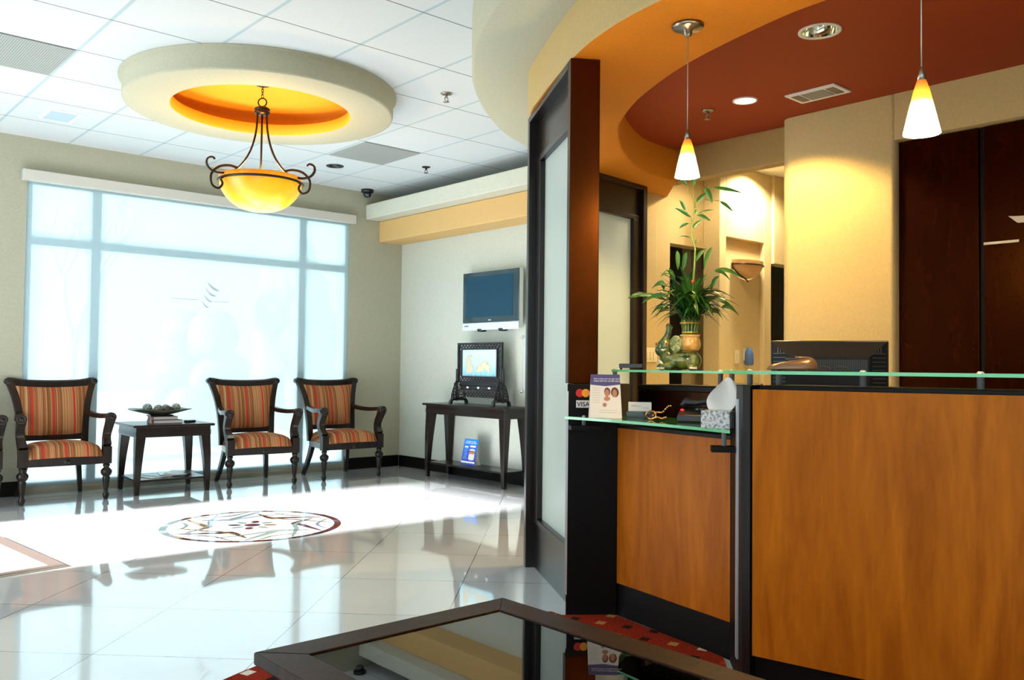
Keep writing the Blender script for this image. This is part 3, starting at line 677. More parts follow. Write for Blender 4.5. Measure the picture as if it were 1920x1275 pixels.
# local -y faces camera: this is the back of the monitor
W2=.232; 
b=MB(); b.box(-W2,W2,.0,.03,.13,.525); b.build('screen_bezel',M_blackp,mo,bevel=.006)
b=MB(); v0=[(-W2+.005,0,.14),(W2-.005,0,.14),(W2-.005,0,.52),(-W2+.005,0,.52)]; v1=[(-W2+.075,-.045,.17),(W2-.075,-.045,.17),(W2-.075,-.045,.455),(-W2+.075,-.045,.455)]
b.grid([v0,v1],False,True); b.poly(v1); b.build('back_shell',mat('black_plastic_matt',(.005,.006,.008),.5,spec=.2),mo)
b=MB()
for i in range(44):
    x=-W2+.085+i*(2*W2-.17)/43; b.box(x-.0016,x+.0016,-.0475,-.0455,.385,.445)
for i in range(40):
    x=-W2+.03+i*(2*W2-.06)/39; zt=.508; 
    M_=frame((x,-.012,.500),(1,0,0),(0,-.045,-.065)); b.box(-.0016,.0016,0,.035,-.001,.002,M_)
for sx in (-1,1):
    for i in range(14):
        zz=.47-i*.017; M_=frame((sx*(W2-.012),-.006,zz),(-sx*.07,-.045,0),(0,0,1)); b.box(0,.06,-.002,.002,-.002,.003,M_)
b.build('vent_slats',mat('slat_black',(.03,.036,.042),.4),mo)
MB().box(-.02,.02,-.005,.03,.03,.2).build('stand_neck',M_blackp,mo); MB().box(-.12,.12,-.08,.10,0,.018).build('stand_base',M_blackp,mo,bevel=.005)
MB().box(-.09,.04,.004,.012,.5255,.5285).build('yellow_note',mat('yellow_note',(.80,.62,.03),.6),mo)
# ------------------------------------------------------------------ elephant planter with lucky bamboo
ex,ey=3.325,2.565
el=facer('elephant_planter','green glazed ceramic elephant planter with yellow pot, raised trunk, on the upper glass','planter',ex,ey,ZG)
def glaze(name,c1,c2):
    m=mat(name,c1,.12,coat=.6,coatr=.05); t=coords(m,'Object'); n=N(m,'ShaderNodeTexNoise'); n.inputs['Scale'].default_value=28; n.inputs['Detail'].default_value=4; L(m,t,n.inputs['Vector'])
    r_=ramp(m,[(.38,c1),(.62,c2)]); L(m,n.outputs[0],r_.inputs[0]); L(m,r_.outputs[0],P(m).inputs['Base Color']); return m
M_gz=glaze('green_glaze',(.015,.07,.025),(.20,.22,.03)); M_yz=glaze('yellow_glaze',(.80,.34,.05),(.90,.58,.18)); M_tz=glaze('teal_glaze',(.02,.10,.09),(.06,.14,.08))
b=MB()
b.ball((.01,0,.045),(.090,.058,.042),24); b.ball((-.045,0,.06),(.045,.05,.04),20); b.ball((.07,-.01,.045),(.036,.05,.043),20)
b.ball((-.062,-.01,.112),(.040,.042,.040),24); b.ball((-.085,-.012,.095),(.026,.03,.030),16)
b.ball((-.05,0,.085),(.03,.035,.03),16)
for t in range(12):
    s_=t/11; b.ball((-.078+.030*s_+.012*math.sin(s_*PI),-.028+.004*s_,.125+.082*s_),(.017-.004*s_,)*3,12)
b.ball((-.040,-.025,.200),(.014,.012,.010),12)
for x,y in ((-.075,-.035),(-.045,-.055),(.062,-.055),(.07,.03),(-.05,.045)): b.ball((x,y,.016),(.026,.022,.018),14)
for i in range(14): b.ball((-.035+.009*i,-.052+.0008*(i-6)**2,.070),(.006,.010,.012),8)
o=b.build('body',M_gz,el); rm=o.modifiers.new('r','REMESH'); rm.mode='VOXEL'; rm.voxel_size=.0034; rm.use_smooth_shade=True; sm=o.modifiers.new('s','SMOOTH'); sm.iterations=3
b=MB(); b.lathe([(.034,.092),(.044,.10),(.050,.118),(.047,.140),(.042,.152),(.046,.158),(.048,.166),(.042,.168),(.036,.158),(.001,.15)],32,(.052,0,0),flute=(.10,.15,.02)); b.build('pot',M_yz,el)
for sy in (-1,1):
    rows=[]
    for j in range(7):
        t=j/6; rows.append([(-.012+(.030*t)*math.cos(a)*.95, sy*(-.0)-.052*(1 if sy<0 else -1)*-1*0 + sy*.056+sy*.008*math.cos(a*6)*t*.4, .122+.040*t*math.sin(a)) for a in [2*PI*i/24 for i in range(24)]])
    b=MB(); b.grid(rows,True,True); o=b.build('ear',glaze('ear_glaze',(.12,.18,.03),(.34,.34,.12)),el,recalc=False); sm=o.modifiers.new('s','SOLIDIFY'); sm.thickness=.004
for x,y,x2,y2 in ((-.057,-.050,-.057,-.0545),(-.100,-.022,-.1035,-.026)):
    e_=MB().ball((x,y,.122),(.0085,.005,.010),12).build('eye',mat('eye_amber',(.80,.40,.12),.2),el)
    MB().ball((x2,y2,.122),(.0035,.003,.005),10).build('pupil',mat('pupil_red',(.12,.01,.005),.2),e_)
M_cg=mat('cream_glaze',(.75,.68,.52),.15,coat=.5)
b=MB(); b.tube([(-.085,-.035,.100),(-.072,-.050,.092),(-.058,-.052,.098)],[.003,.006,.003],8); b.build('mouth',M_cg,el)
b=MB(); b.tube([(-.092,-.03,.045),(-.080,-.042,.034),(-.070,-.046,.022)],[.009,.008,.004],8); b.build('tusk',M_cg,el)
b=MB()
for i in range(4): b.ball((.052+.009*i,-.078,.010),(.0055,.005,.006),8)
b.build('toenails',M_cg,el); b=MB()
for i in range(4): b.ball((-.095+.009*i,-.060,.008),(.005,.005,.006),8)
b.build('toenails',M_cg,el)
pt=facer('lucky_bamboo','lucky bamboo with banded stalks, arching green leaves and one tall shoot','plant',ex,ey,ZG+.152)
pt.location=Vector((ex,ey,ZG+.152))+Matrix.Rotation(pt.rotation_euler.z,4,'Z')@Vector((.052,0,0))
M_stalk=mat('stalk_green',(.16,.24,.05),.35); M_leaf=mat('leaf_green',(.022,.10,.012),.35,spec=.35)
P(M_leaf).inputs['Subsurface Weight'].default_value=.0
b=MB(); rnd=random.Random(3); tops=[]
for ring,(r0,n_) in enumerate(((.030,14),(.018,9),(.004,1))):
    for i in range(n_):
        a=2*PI*i/n_+ring; k=1.0+.25*rnd.random(); hh_=.075+.02*ring+rnd.uniform(0,.012)
        p=[(r0*math.cos(a),r0*math.sin(a),.0),(r0*math.cos(a),r0*math.sin(a),.03),(r0*1.35*math.cos(a),r0*1.35*math.sin(a),hh_)]
        b.tube(p,[.0052,.005,.0046],7); tops.append(Vector(p[2]))
        for zz in (.016,.045,.062): 
            q=.0062; b.lathe([(q*.8,zz-.0015),(q,zz),(q*.8,zz+.0015)],7,(r0*(1 if zz<.03 else 1+.35*(zz-.03)/.06)*math.cos(a),r0*(1 if zz<.03 else 1+.35*(zz-.03)/.06)*math.sin(a),0))
b.build('stalks',M_stalk,pt)
for pf in ([(.0375,.023),(.0385,.026),(.0375,.029)],[(.046,.066),(.047,.070),(.048,.073)]): b=MB(); b.lathe(pf,30,cap=False); b.build('gold_tie',mat('gold_tie',(.85,.50,.06),.3,.6),pt)
def leaf(b,p0,p1,w_,droop=.03,n=7,side=None):
    p0=Vector(p0);p1=Vector(p1); d=p1-p0; L_=d.length; sd=side or d.cross(Vector((0,0,1))); 
    if sd.length<1e-4: sd=Vector((1,0,0))
    sd=sd.normalized(); rows=[]
    for i in range(n+1):
        t=i/n; c=p0+d*t+Vector((0,0,droop*math.sin(PI*t))); ww=w_*math.sin(PI*(t**.75*.96+.02))**.9*.5+.0004
        nv=sd.cross(d).normalized()
        rows.append([c-sd*ww+nv*ww*.35,c,c+sd*ww+nv*ww*.35])
    b.grid(rows)
b=MB()
for i in range(190):
    t0=rnd.choice(tops); a=rnd.uniform(0,2*PI); up=rnd.random(); e=up*1.35-.1
    ln=rnd.uniform(.09,.21)*(1.2 if up<.3 else 1.05)
    base=t0+Vector((0,0,rnd.uniform(-.01,.07)))
    tip=base+Vector((math.cos(a)*math.cos(e),math.sin(a)*math.cos(e)*.8,math.sin(e)+.0))*ln
    leaf(b,base,tip-Vector((0,0,.02*(1-up))),rnd.uniform(.014,.026),.02+.03*(1-up))
K=.00256
def lp(zx,zy,dy=0): # photo-measured outline of the plant: metres right of the pot / above its rim
    px=1160+zx/3.188; py=320+zy/3.188
    return Vector(((px-1272)*K-.052,dy,(694-py)*K-.152))
for (a0,b0) in (((180,765),(60,768)),((290,780),(60,768)),((290,700),(200,712)),((290,820),(195,868)),((560,605),(720,655)),((560,770),(700,868)),((600,822),(700,870)),((540,850),(605,885)),((560,615),(650,665)),((330,640),(250,640)),((300,760),(140,800)),((300,830),(225,880)),((350,600),(345,490)),((380,600),(400,500)),((500,600),(545,470)),((450,560),(520,480)),((540,720),(590,640)),((330,700),(300,590)),((270,720),(240,668))):
    leaf(b,lp(*a0,rnd.uniform(-.03,.03)),lp(*b0),.022,.02,side=Vector((0,.35,1)) if abs(a0[0]-b0[0])>abs(a0[1]-b0[1]) else Vector((1,.3,0)))
b.build('foliage',M_leaf,pt,recalc=False)
b=MB(); b.tube([lp(430,780),lp(445,600),lp(450,480),lp(430,400),lp(430,330),lp(445,230),lp(440,150),lp(438,90)],[.005,.0045,.0042,.0038,.0034,.003,.0022,.0014],8)
for pp in (((440,190),(400,100)),((448,205),(480,130),(545,120)),((450,240),(500,190),(590,200)),((428,320),(425,290)),((400,258),(425,290)),((455,205),(450,240)),((452,285),(470,270)),((432,365),(440,350)),((430,330),(408,326)),((440,445),(425,415))):
    b.tube([lp(*q) for q in pp],.0012,5)
b.build('tall_stem',M_stalk,pt)
b=MB()
for a0,b0,w_ in (((440,105),(435,40),.022),((400,105),(340,25),.020),((550,118),(718,156),.018),((507,115),(548,208),.026),((455,207),(514,150),.022),((590,200),(665,264),.016),((425,292),(333,235),.020),((396,255),(358,188),.018),((458,280),(536,314),.022),((465,272),(558,251),.008),((433,358),(488,310),.020),((410,325),(358,356),.016),((425,415),(358,404),.006),((450,448),(470,420),.008),((450,270),(462,250),.02)):
    d=lp(*b0)-lp(*a0); leaf(b,lp(*a0),lp(*b0),w_,.006,side=Vector((-d.z,.25*d.length,d.x)))
b.build('tall_shoot_leaves',M_leaf,pt,recalc=False)
b=MB(); c=lp(432,690,-.05); b.tube([c,c+Vector((.003,0,.008)),c+Vector((-.002,0,.018))],[.004,.007,.003],6); b.build('red_bow',mat('red_bow',(.6,.02,.02),.5),pt)
# ------------------------------------------------------------------ pendants
def pend_glass():
    m=mat('amber_pendant_glass',(.45,.14,.02),.3); t=N(m,'ShaderNodeTexCoord'); s=N(m,'ShaderNodeSeparateXYZ'); L(m,t.outputs['Generated'],s.inputs[0])
    c=ramp(m,[(0,(1,.86,.50)),(.4,(1,.70,.20)),(.68,(1,.38,.02)),(1,(.45,.07,.005))]); L(m,s.outputs[2],c.inputs[0])
    st=ramp(m,[(0,(1,1,1)),(.35,(.45,.45,.45)),(.60,(.020,.020,.020)),(.8,(.012,.012,.012)),(1,(.005,.005,.005))]); L(m,s.outputs[2],st.inputs[0])
    L(m,c.outputs[0],P(m).inputs['Emission Color']); L(m,mth(m,'MULTIPLY',st.outputs[0],220),P(m).inputs['Emission Strength']); return m
M_pg=pend_glass()
def pendant(label,x,y,zb,ztop,scale=1):
    t=thing('pendant_lamp',label,'pendant lamp',(x,y,ztop),0,'cone pendants over the counter'); h=ztop-zb
    b=MB(); b.lathe([(.001,-.001),(.066,-.001),(.068,-.008),(.06,-.017),(.02,-.022),(.016,-.045),(.008,-.05),(.001,-.05)],28); b.build('canopy',M_nickel,t)
    hs=.168*scale
    MB().tube([(0,0,-.045),(0,0,-h+hs+.02)],.0022,6).build('cord',mat('silver_cord',(.45,.42,.36),.4,.6),t)
    b=MB(); b.lathe([(.003,-h+hs+.035),(.008,-h+hs+.018),(.014,-h+hs-.008)],16); b.build('cap',M_nickel,t)
    b=MB(); b.lathe([(.013,-h+hs-.006),(.024,-h+hs*.78),(.050*scale,-h+.01),(.052*scale,-h),(.049*scale,-h)],28,cap=False); b.build('glass_cone',M_pg,t)
    l=bpy.data.lights.new('pendant_bulb','POINT'); l.energy=PEND; l.color=(1,.58,.20); l.shadow_soft_size=.02
    lo_=bpy.data.objects.new('pendant_bulb',l); COL.objects.link(lo_); lo_.location=(x,y,zb+.018); return t
PEND=14
pendant('amber glass cone pendant hanging over the elephant planter from a round canopy',2.995,2.27,1.963,2.614)
pendant('larger-looking amber glass cone pendant at right, in front of the cream wall',2.80,1.205,1.905,2.614,1.07)
# recessed lights
def can(name,label,x,y,zc,r_,lit,inner,e=None):
    t=thing(name,label,'ceiling light',(x,y,zc))
    b=MB(); b.lathe([(r_,0),(r_,-.006),(r_*.86,-.007),(r_*.84,0)],40,cap=False); b.build('trim_ring',M_white if lit!=2 else M_blackp,t)
    b=MB(); b.lathe([(r_*.84,0),(r_*.70,.10 if lit==0 else .03),(.001,.10 if lit==0 else .03)] if lit!=1 else [(r_*.85,-.003),(r_*.4,-.008),(.001,-.009)],40,cap=False); b.build('reflector' if lit!=1 else 'lamp_lens',inner,t); return t
M_refl=mat('mirror_reflector',(.75,.68,.5),.08,1); M_lens=mat('lit_lens',(1,.9,.7),.4,emit=(1,.90,.68),es=5)
# ------------------------------------------------------------------ rust ceiling fittings (flush)
can('downlight','large open mirror-lined recessed downlight in the rust-red ceiling',4.05,2.25,2.865,.105,0,M_refl)
can('downlight','glowing white recessed downlight in the rust-red ceiling',4.765,3.16,2.865,.078,1,M_lens)
v=thing('air_vent','white rectangular air vent in the rust-red ceiling near the cream wall','vent',(4.96,2.77,2.865))
MB().box(-.105,.105,-.165,.165,-.010,0).build('vent_frame',M_white,v,bevel=.002)
MB().box(-.07,.07,-.075,.075,-.013,-.0105).build('vent_core',mat('vent_grey',(.25,.24,.22),.6),v)
for sy in (-1,1): MB().box(-.07,.07,min(sy*.088,sy*.14),max(sy*.088,sy*.14),-.0125,-.0105).build('louvre',mat('louvre_shadow',(.16,.12,.08) if sy<0 else (.16,.12,.08),.5),v)
def sprinkler(label,x,y,zc,m=None):
    t=thing('fire_sprinkler',label,'sprinkler',(x,y,zc),0,'ceiling fire sprinklers'); m=m or M_nickel
    b=MB(); b.lathe([(.042,0),(.042,-.005),(.03,-.010),(.012,-.012)],24); b.build('escutcheon',m,t)
    b=MB(); b.lathe([(.008,-.01),(.010,-.03),(.006,-.033)],12); b.tube([(.012,0,-.03),(.016,0,-.045),(.004,0,-.058)],.003,6); b.tube([(-.012,0,-.03),(-.016,0,-.045),(-.004,0,-.058)],.003,6)
    b.lathe([(.004,-.056),(.022,-.060),(.022,-.062),(.004,-.063)],16); b.build('deflector',m,t)
sprinkler('chrome fire sprinkler in the rust-red ceiling left of the glowing downlight',4.775,3.453,2.865)
sprinkler('fire sprinkler in the tiled ceiling right of the round soffit',3.745,4.96,H)
sprinkler('small fire sprinkler in the tiled ceiling near the long ledge',5.005,6.941,H,M_bronze)
# tiled ceiling fittings
can('downlight','black-rimmed recessed downlight in the tiled ceiling right of the chandelier',4.335,7.531,H,.085,2,mat('black_baffle',(.01,.01,.012),.3))
for lab,x0,x1,y0,y1 in (('grey egg-crate return grille at the left edge of tiled ceiling',.925,1.545,5.86,6.51),('grey egg-crate return grille in tiled ceiling beyond the round soffit',4.035,4.645,6.515,7.165)):
    g=thing('return_grille',lab,'grille',((x0+x1)/2,(y0+y1)/2,H),0,'ceiling return grilles')
    MB().box(x0+.012,x1-.012,y0+.006,y1-.006,H-.006,H-.001).build('grille_face',M_grille,g,world=True)
v=thing('ceiling_speaker_vent','small pale blue square vent in the tiled ceiling, far left','vent',(1.865,7.53,H))
MB().box(-.12,.12,-.165,.165,-.008,0).build('vent_frame',M_white,v,bevel=.002); MB().box(-.095,.095,-.14,.14,-.010,-.0085).build('vent_core',mat('pale_blue_vent',(.45,.58,.70),.6),v)
dc=thing('dome_camera','small black dome security camera on the tiled ceiling by the corner','camera',(5.19,8.30,H))
b=MB(); b.lathe([(.07,0),(.07,-.03),(.055,-.038)],28); b.build('housing',M_blackp,dc); b=MB(); b.lathe([(.045,-.036),(.046,-.06),(.034,-.085),(.001,-.095)],24); b.build('dome',mat('smoked_dome',(.01,.015,.02),.05,coat=1),dc)
# ------------------------------------------------------------------ chandelier
ch=thing('chandelier','bronze scroll-armed bowl chandelier of glowing yellow alabaster under the round soffit','chandelier',(2.765,5.838,3.17))
def bowl_mat():
    m=mat('alabaster_glow',(.25,.12,.01),.3); t=coords(m,'Object'); n=N(m,'ShaderNodeTexNoise'); n.inputs['Scale'].default_value=5; n.inputs['Detail'].default_value=7; n.inputs['Distortion'].default_value=1.5; L(m,t,n.inputs['Vector'])
    g=N(m,'ShaderNodeTexCoord'); s=N(m,'ShaderNodeSeparateXYZ'); L(m,g.outputs['Generated'],s.inputs[0])
    k=mth(m,'SUBTRACT',mth(m,'ADD',s.outputs[2],mth(m,'MULTIPLY',n.outputs[0],.7)),.35)
    r_=ramp(m,[(0,(1,.82,.30)),(.22,(1,.68,.02)),(.7,(1,.56,.008)),(1,(.85,.26,.005))]); L(m,k,r_.inputs[0]); L(m,r_.outputs[0],P(m).inputs['Emission Color'])
    st=ramp(m,[(0,(1,1,1)),(.5,(.62,.62,.62)),(1,(.5,.5,.5))]); L(m,k,st.inputs[0]); L(m,mth(m,'MULTIPLY',st.outputs[0],1.5),P(m).inputs['Emission Strength']); return m
RB=.285; zr=-.735
b=MB(); prof=[(.001,zr-.20)]+[(RB*math.sin(PI/2*i/12)**.85,zr-.20*(math.cos(PI/2*i/12)**1.25)) for i in range(1,12)]+[(RB,zr),(RB+.005,zr+.045),(RB-.002,zr+.045),(RB-.01,zr)]
b.lathe(prof,56,cap=False); b.build('alabaster_bowl',bowl_mat(),ch)
b=MB(); b.tube([((RB+.008)*math.cos(2*PI*i/56),(RB+.008)*math.sin(2*PI*i/56),zr+.006) for i in range(56)],.009,8,closed=True); b.build('rim_ring',M_bronze,ch)
b=MB(); b.lathe([(.001,0),(.062,0),(.062,-.012),(.045,-.028),(.012,-.036),(.001,-.036)],28); b.build('canopy',M_bronze,ch)
b=MB()
for k in range(4):
    zc=-.045-k*.019; b.tube([(.008*math.cos(a)*(1 if k%2 else 0),.008*math.cos(a)*(0 if k%2 else 1),zc+.014*math.sin(a)) for a in [2*PI*i/12 for i in range(12)]],.0024,6,closed=True)
b.build('chain',M_bronze,ch)
b=MB(); b.tube([(.030*math.cos(a)*.75,-.02*math.cos(a),-.148+.030*math.sin(a)) for a in [2*PI*i/24 for i in range(24)]],.0048,8,closed=True); b.build('hanging_loop',M_bronze,ch)
b=MB(); b.lathe([(.001,-.178),(.02,-.178),(.042,-.186),(.055,-.196),(.055,-.204),(.042,-.208),(.055,-.214),(.055,-.226),(.03,-.240),(.001,-.242)],28); b.build('hub',M_bronze,ch)
MB().tube([(0,0,-.24),(0,0,zr+.0)],.006,8).build('centre_rod',M_bronze,ch)
fa=math.atan2(math.sin(yaw),math.cos(yaw)); right=Vector((math.sin(yaw),-math.cos(yaw),0)); away=Vector((math.cos(yaw),math.sin(yaw),0))
for A in (-13,-133,107):
    dr=(right*math.cos(R(A))+away*math.sin(R(A))); W_=lambda r_,z_:dr*r_+Vector((0,0,z_))
    b=MB()
    main=crom([W_(.036,-.235),W_(.045,-.36),(W_(.075,-.48)),W_(.125,-.58),W_(.20,-.665),W_(.30,-.705),W_(.375,-.70),W_(.412,-.665),W_(.408,-.625),W_(.375,-.608),W_(.355,-.620)],8)
    b.tube(main,.0085,8,flat=(.8,1.1))
    sc2=crom([W_(.185,-.650),W_(.25,-.645),W_(.325,-.668),W_(.378,-.725),W_(.372,-.795),W_(.325,-.815),W_(.295,-.78),W_(.308,-.75)],8)
    b.tube(sc2,.0078,8,flat=(.8,1.1)); b.tube([W_(.29,-.735),W_(.31,-.745)],.006,6)
    b.build('scroll_arm',M_bronze,ch)
cl=bpy.data.lights.new('chandelier_bulb','POINT'); cl.energy=26; cl.color=(1,.66,.22); cl.shadow_soft_size=.06
co_=bpy.data.objects.new('chandelier_bulb',cl); COL.objects.link(co_); co_.location=(2.765,5.838,2.50)
# ------------------------------------------------------------------ floor medallion
md=thing('floor_medallion','round marble inlay medallion with star and flower pattern in the polished floor','inlay',(2.795,5.93,0))
cols=[(.035,.012,.008),(.05,.05,.08),(.09,.12,.15),(.02,.014,.014),(.05,.02,.026),(.11,.065,.02),(.11,.16,.14)]
mm=[mat('marble_%d'%i,c,.08) for i,c in enumerate(cols)]
b=MB(); n=44; rnd=random.Random(5)
for i in range(n):
    a0=2*PI*i/n;a1=2*PI*(i+1)/n; b.mi=rnd.randrange(len(mm)) if i%3 else 0
    for k in range(3):
        x0=a0+(a1-a0)*k/3; x1=a0+(a1-a0)*(k+1)/3
        b.poly([(r_*math.cos(x),r_*math.sin(x),.0012) for r_,x in ((.574,x0),(.622,x0),(.622,x1),(.574,x1))])
b.build('border_ring',mm,md,recalc=False)
def band(b,pts,w_,zz):
    pts=[Vector((*p,0)) for p in pts]; pts=crom(pts,6); L_=[];R_=[]
    for i,p in enumerate(pts):
        t=(pts[min(i+1,len(pts)-1)]-pts[max(i-1,0)]).normalized(); nn_=Vector((-t.y,t.x,0)); ww=w_*(.35+1.3*math.sin(PI*i/(len(pts)-1)))
        L_.append(p+nn_*ww/2+Vector((0,0,zz))); R_.append(p-nn_*ww/2+Vector((0,0,zz)))
    b.grid([L_,R_],False)
pc=lambda r_,a:(r_*math.cos(R(a)),r_*math.sin(R(a)))
b=MB()
for k in range(6):
    a=60*k; b.mi=[0,2,5,3,6,4][k]; band(b,[pc(.56,a),pc(.34,a+25),pc(.30,a+38),pc(.48,a+60)],.038,.0012)
    b.mi=[6,5,6,2,5,6][k]; band(b,[pc(.48,a),pc(.30,a-30),pc(.36,a-60),pc(.56,a-88)],.020,.0014); b.mi=[5,3,6,0,5,2][k]; band(b,[pc(.575,a+8),pc(.47,a+20),pc(.46,a+34),pc(.575,a+52)],.014,.0013)
b.build('star_bands',mm,md,recalc=False)
b=MB(); b.mi=4; b.poly([(.055*math.cos(2*PI*i/20),.055*math.sin(2*PI*i/20),.0013) for i in range(20)])
for k in range(8):
    b.mi=[6,0,6,3,6,4,6,5][k]; c=Vector((*pc(.125,45*k+10),.0013)); e=Vector((*pc(1,45*k+10),0)); f_=Vector((-e.y,e.x,0))
    b.poly([c+e*.046*math.cos(2*PI*i/14)+f_*.028*math.sin(2*PI*i/14) for i in range(14)])
b.build('flower_inlay',mm,md,recalc=False)
# entry mat
em=thing('entry_mat','pale entry mat with a brown edge, cut off at the left in the sunlight','mat',(.75,6,0))
q=[(1.324,6.512),(1.424,5.356),(-.2,5.13),(-.2,6.4)]
b=MB(); b.prism(q,.001,.010); b.build('mat_body',mat('pale_mat',(.62,.57,.48),.9),em,world=True)
c=Vector((.6,5.9)); qi=[tuple(Vector(p)+(c-Vector(p)).normalized()*.10) for p in q]
b=MB()
for i in range(4):
    j=(i+1)%4; b.prism([q[i],q[j],qi[j],qi[i]],.0102,.0118)
b.build('mat_border',mat('brown_mat_edge',(.10,.07,.055),.9),em,world=True)
# ------------------------------------------------------------------ armchairs
def armchair(label):
    t=thing('armchair',label,'armchair',(0,0,0),0,'striped armchairs along the window wall')
    Fm=M_furn
    for sx in (-1,1):
        x=sx*.315
        prof=[(.001,0),(.014,0),(.020,.012),(.026,.035),(.024,.050),(.015,.058),(.019,.066),(.015,.072),(.018,.078),(.023,.12),(.029,.175),(.031,.185),(.024,.192),(.036,.205),(.044,.228),(.042,.245),(.026,.262),(.020,.270),(.028,.280),(.028,.290),(.022,.300)]
        MB().lathe(prof,20,(x,.03,0),flute=(.200,.25,.035)).build('front_leg',Fm,t)
        b=MB(); b.sweep([(sx*.20,.50,.33),(sx*.215,.525,.22),(sx*.235,.565,.09),(sx*.25,.605,0)],[(.045,.06),(.042,.055),(.038,.046),(.032,.036)],(1,0,0)); b.build('rear_leg',Fm,t,bevel=.004)
        # arm: block, S support, rest, scroll
        b=MB(); b.box(x-.034,x+.034,-.004,.064,.300,.445)
        sp=crom([(x,.035,.440),(sx*.322,.078,.50),(sx*.330,.085,.56),(sx*.335,.045,.635),(sx*.335,.014,.685)],6); n_=len(sp)
        b.sweep(sp,[(.066-.008*math.sin(PI*i/(n_-1)),.078-.022*math.sin(PI*i/(n_-1))) for i in range(n_)],(1,0,0))
        ar=crom([(sx*.335,.020,.702),(sx*.338,.10,.697),(sx*.325,.22,.690),(sx*.29,.36,.694),(sx*.262,.50,.712)],6); n_=len(ar)
        b.sweep(ar,[(.060-.014*i/(n_-1),.040) for i in range(n_)],(1,0,0))
        Mx=frame((sx*.337,.020,.690),(1,0,0),(0,0,1)); b.lathe([(.001,-.034),(.036,-.034),(.040,-.028),(.040,.030),(.036,.035),(.026,.036),(.024,.032),(.018,.032),(.016,.038),(.010,.040),(.001,.040)],24,M=Mx)
        b.build('arm',Fm,t,bevel=.005)
    b=MB(); b.prism([(-.30,.002),(-.15,-.012),(0,-.018),(.15,-.012),(.30,.002),(.30,.042),(-.30,.042)],.302,.368)
    for sx in (-1,1): b.prism([(sx*.318,.06),(sx*.295,.06),(sx*.205,.52),(sx*.232,.52)],.305,.368)
    b.box(-.21,.21,.49,.53,.31,.37); b.build('seat_rail',Fm,t,bevel=.004)
    Mx=frame((0,-.018,.333),(1,0,0),(0,0,1)); b=MB(); b.lathe([(.001,.010),(.010,.010),(.012,.006),(.020,.008),(.026,.004),(.028,-.004)],20,M=Mx); b.build('rosette',Fm,t)
    # cushion
    rows=[]; n_=18
    for j in range(n_+1):
        v_=j/n_; row=[]
        for i in range(n_+1):
            u_=i/n_*2-1; w2=.298*(1-v_)+.245*v_; y=.0+.50*v_
            e=(1-abs(u_)**8)*(1-abs(2*v_-1)**6); row.append((u_*w2*(1-.0*v_),y-.012*(1-u_*u_)*(1-v_),0.362+.105*max(0,e)**.38+.028*(1-u_*u_)*math.sin(PI*min(1,v_*.9+.1))))
        rows.append(row)
    b=MB(); b.grid(rows); per=[rows[0],]; 
    o=b.build('seat_cushion',M_fabric,t,recalc=False)
    # back frame
    def hx(z_): k=(z_-.36)/.62; return .232+.012*k+.075*max(0,k)**3.2
    def by(z_): k=(z_-.36)/.62; return .475+.045*k+.075*max(0,k)**2.4
    zs=[.36+.62*i/14 for i in range(15)]
    for sx in (-1,1):
        b=MB(); b.sweep([(sx*(hx(q_)+.012),by(q_),q_) for q_ in zs],[(.058,.045)]*15,(1,0,0)); b.build('back_post',Fm,t,bevel=.005)
    b=MB(); pts=[(x_,by(.97)+.004,.972-.020*(1-(x_/.30)**2)) for x_ in [-.30+.6*i/12 for i in range(13)]]; b.sweep(pts,(.045,.055),(0,1,0))
    rp=[(x_,by(.97)+.014,.990-.016*(1-(x_/.34)**2)) for x_ in [-.345+.69*i/16 for i in range(17)]]; b.tube(rp,[.027]*2+[.022]+[.018]*11+[.022]+[.027]*2,16)
    for sx in (-1,1):
        Mx=frame((sx*.338,by(.97)+.008,.982),(1,0,0),(0,0,1)); b.lathe([(.001,-.040),(.024,-.040),(.029,-.034),(.029,.030),(.024,.036),(.012,.037),(.010,.041),(.001,.041)],20,M=Mx)
    b.build('crest_rail',Fm,t,bevel=.003)
    b=MB(); b.box(-.235,.235,.468,.505,.478,.532); b.build('lower_back_rail',Fm,t,bevel=.004)
    rows=[]
    for j in range(17):
        zz=.520+.425*j/16; row=[]; vv=j/16
        for i in range(15):
            u_=i/14*2-1; w2=hx(zz)-.014; zc=zz-.015*(1-u_*u_)*vv
            row.append((u_*w2,by(zz)-.020-.030*(1-u_**4)*(1-abs(2*vv-1)**4)**.5,zc))
        rows.append(row)
    b=MB(); b.grid(rows); b.build('back_upholstery',M_fabric,t,recalc=False)
    rows=[[(u_*(hx(zz)-.01),by(zz)+.020,zz) for u_ in (-1,1)] for zz in [.49+.46*i/8 for i in range(9)]]
    b=MB(); b.grid(rows); b.build('back_lining',M_fabric,t,recalc=False)
    return t
c1=armchair('striped armchair left of the side table, its back against the window edge'); c1.location=(2.052,7.80,0); c1.rotation_euler.z=R(-2)
for x,y,rz,lab in ((3.752,7.735,-5,'striped armchair just right of the side table, middle of the window'),(4.712,7.715,-1.5,'striped armchair nearest the room corner, rightmost of the row'),(1.245,7.83,-2,'striped armchair cut off by the left edge of the photo')):
    c=copy_tree(c1); c.location=(x,y,0); c.rotation_euler.z=R(rz); c['label']=lab
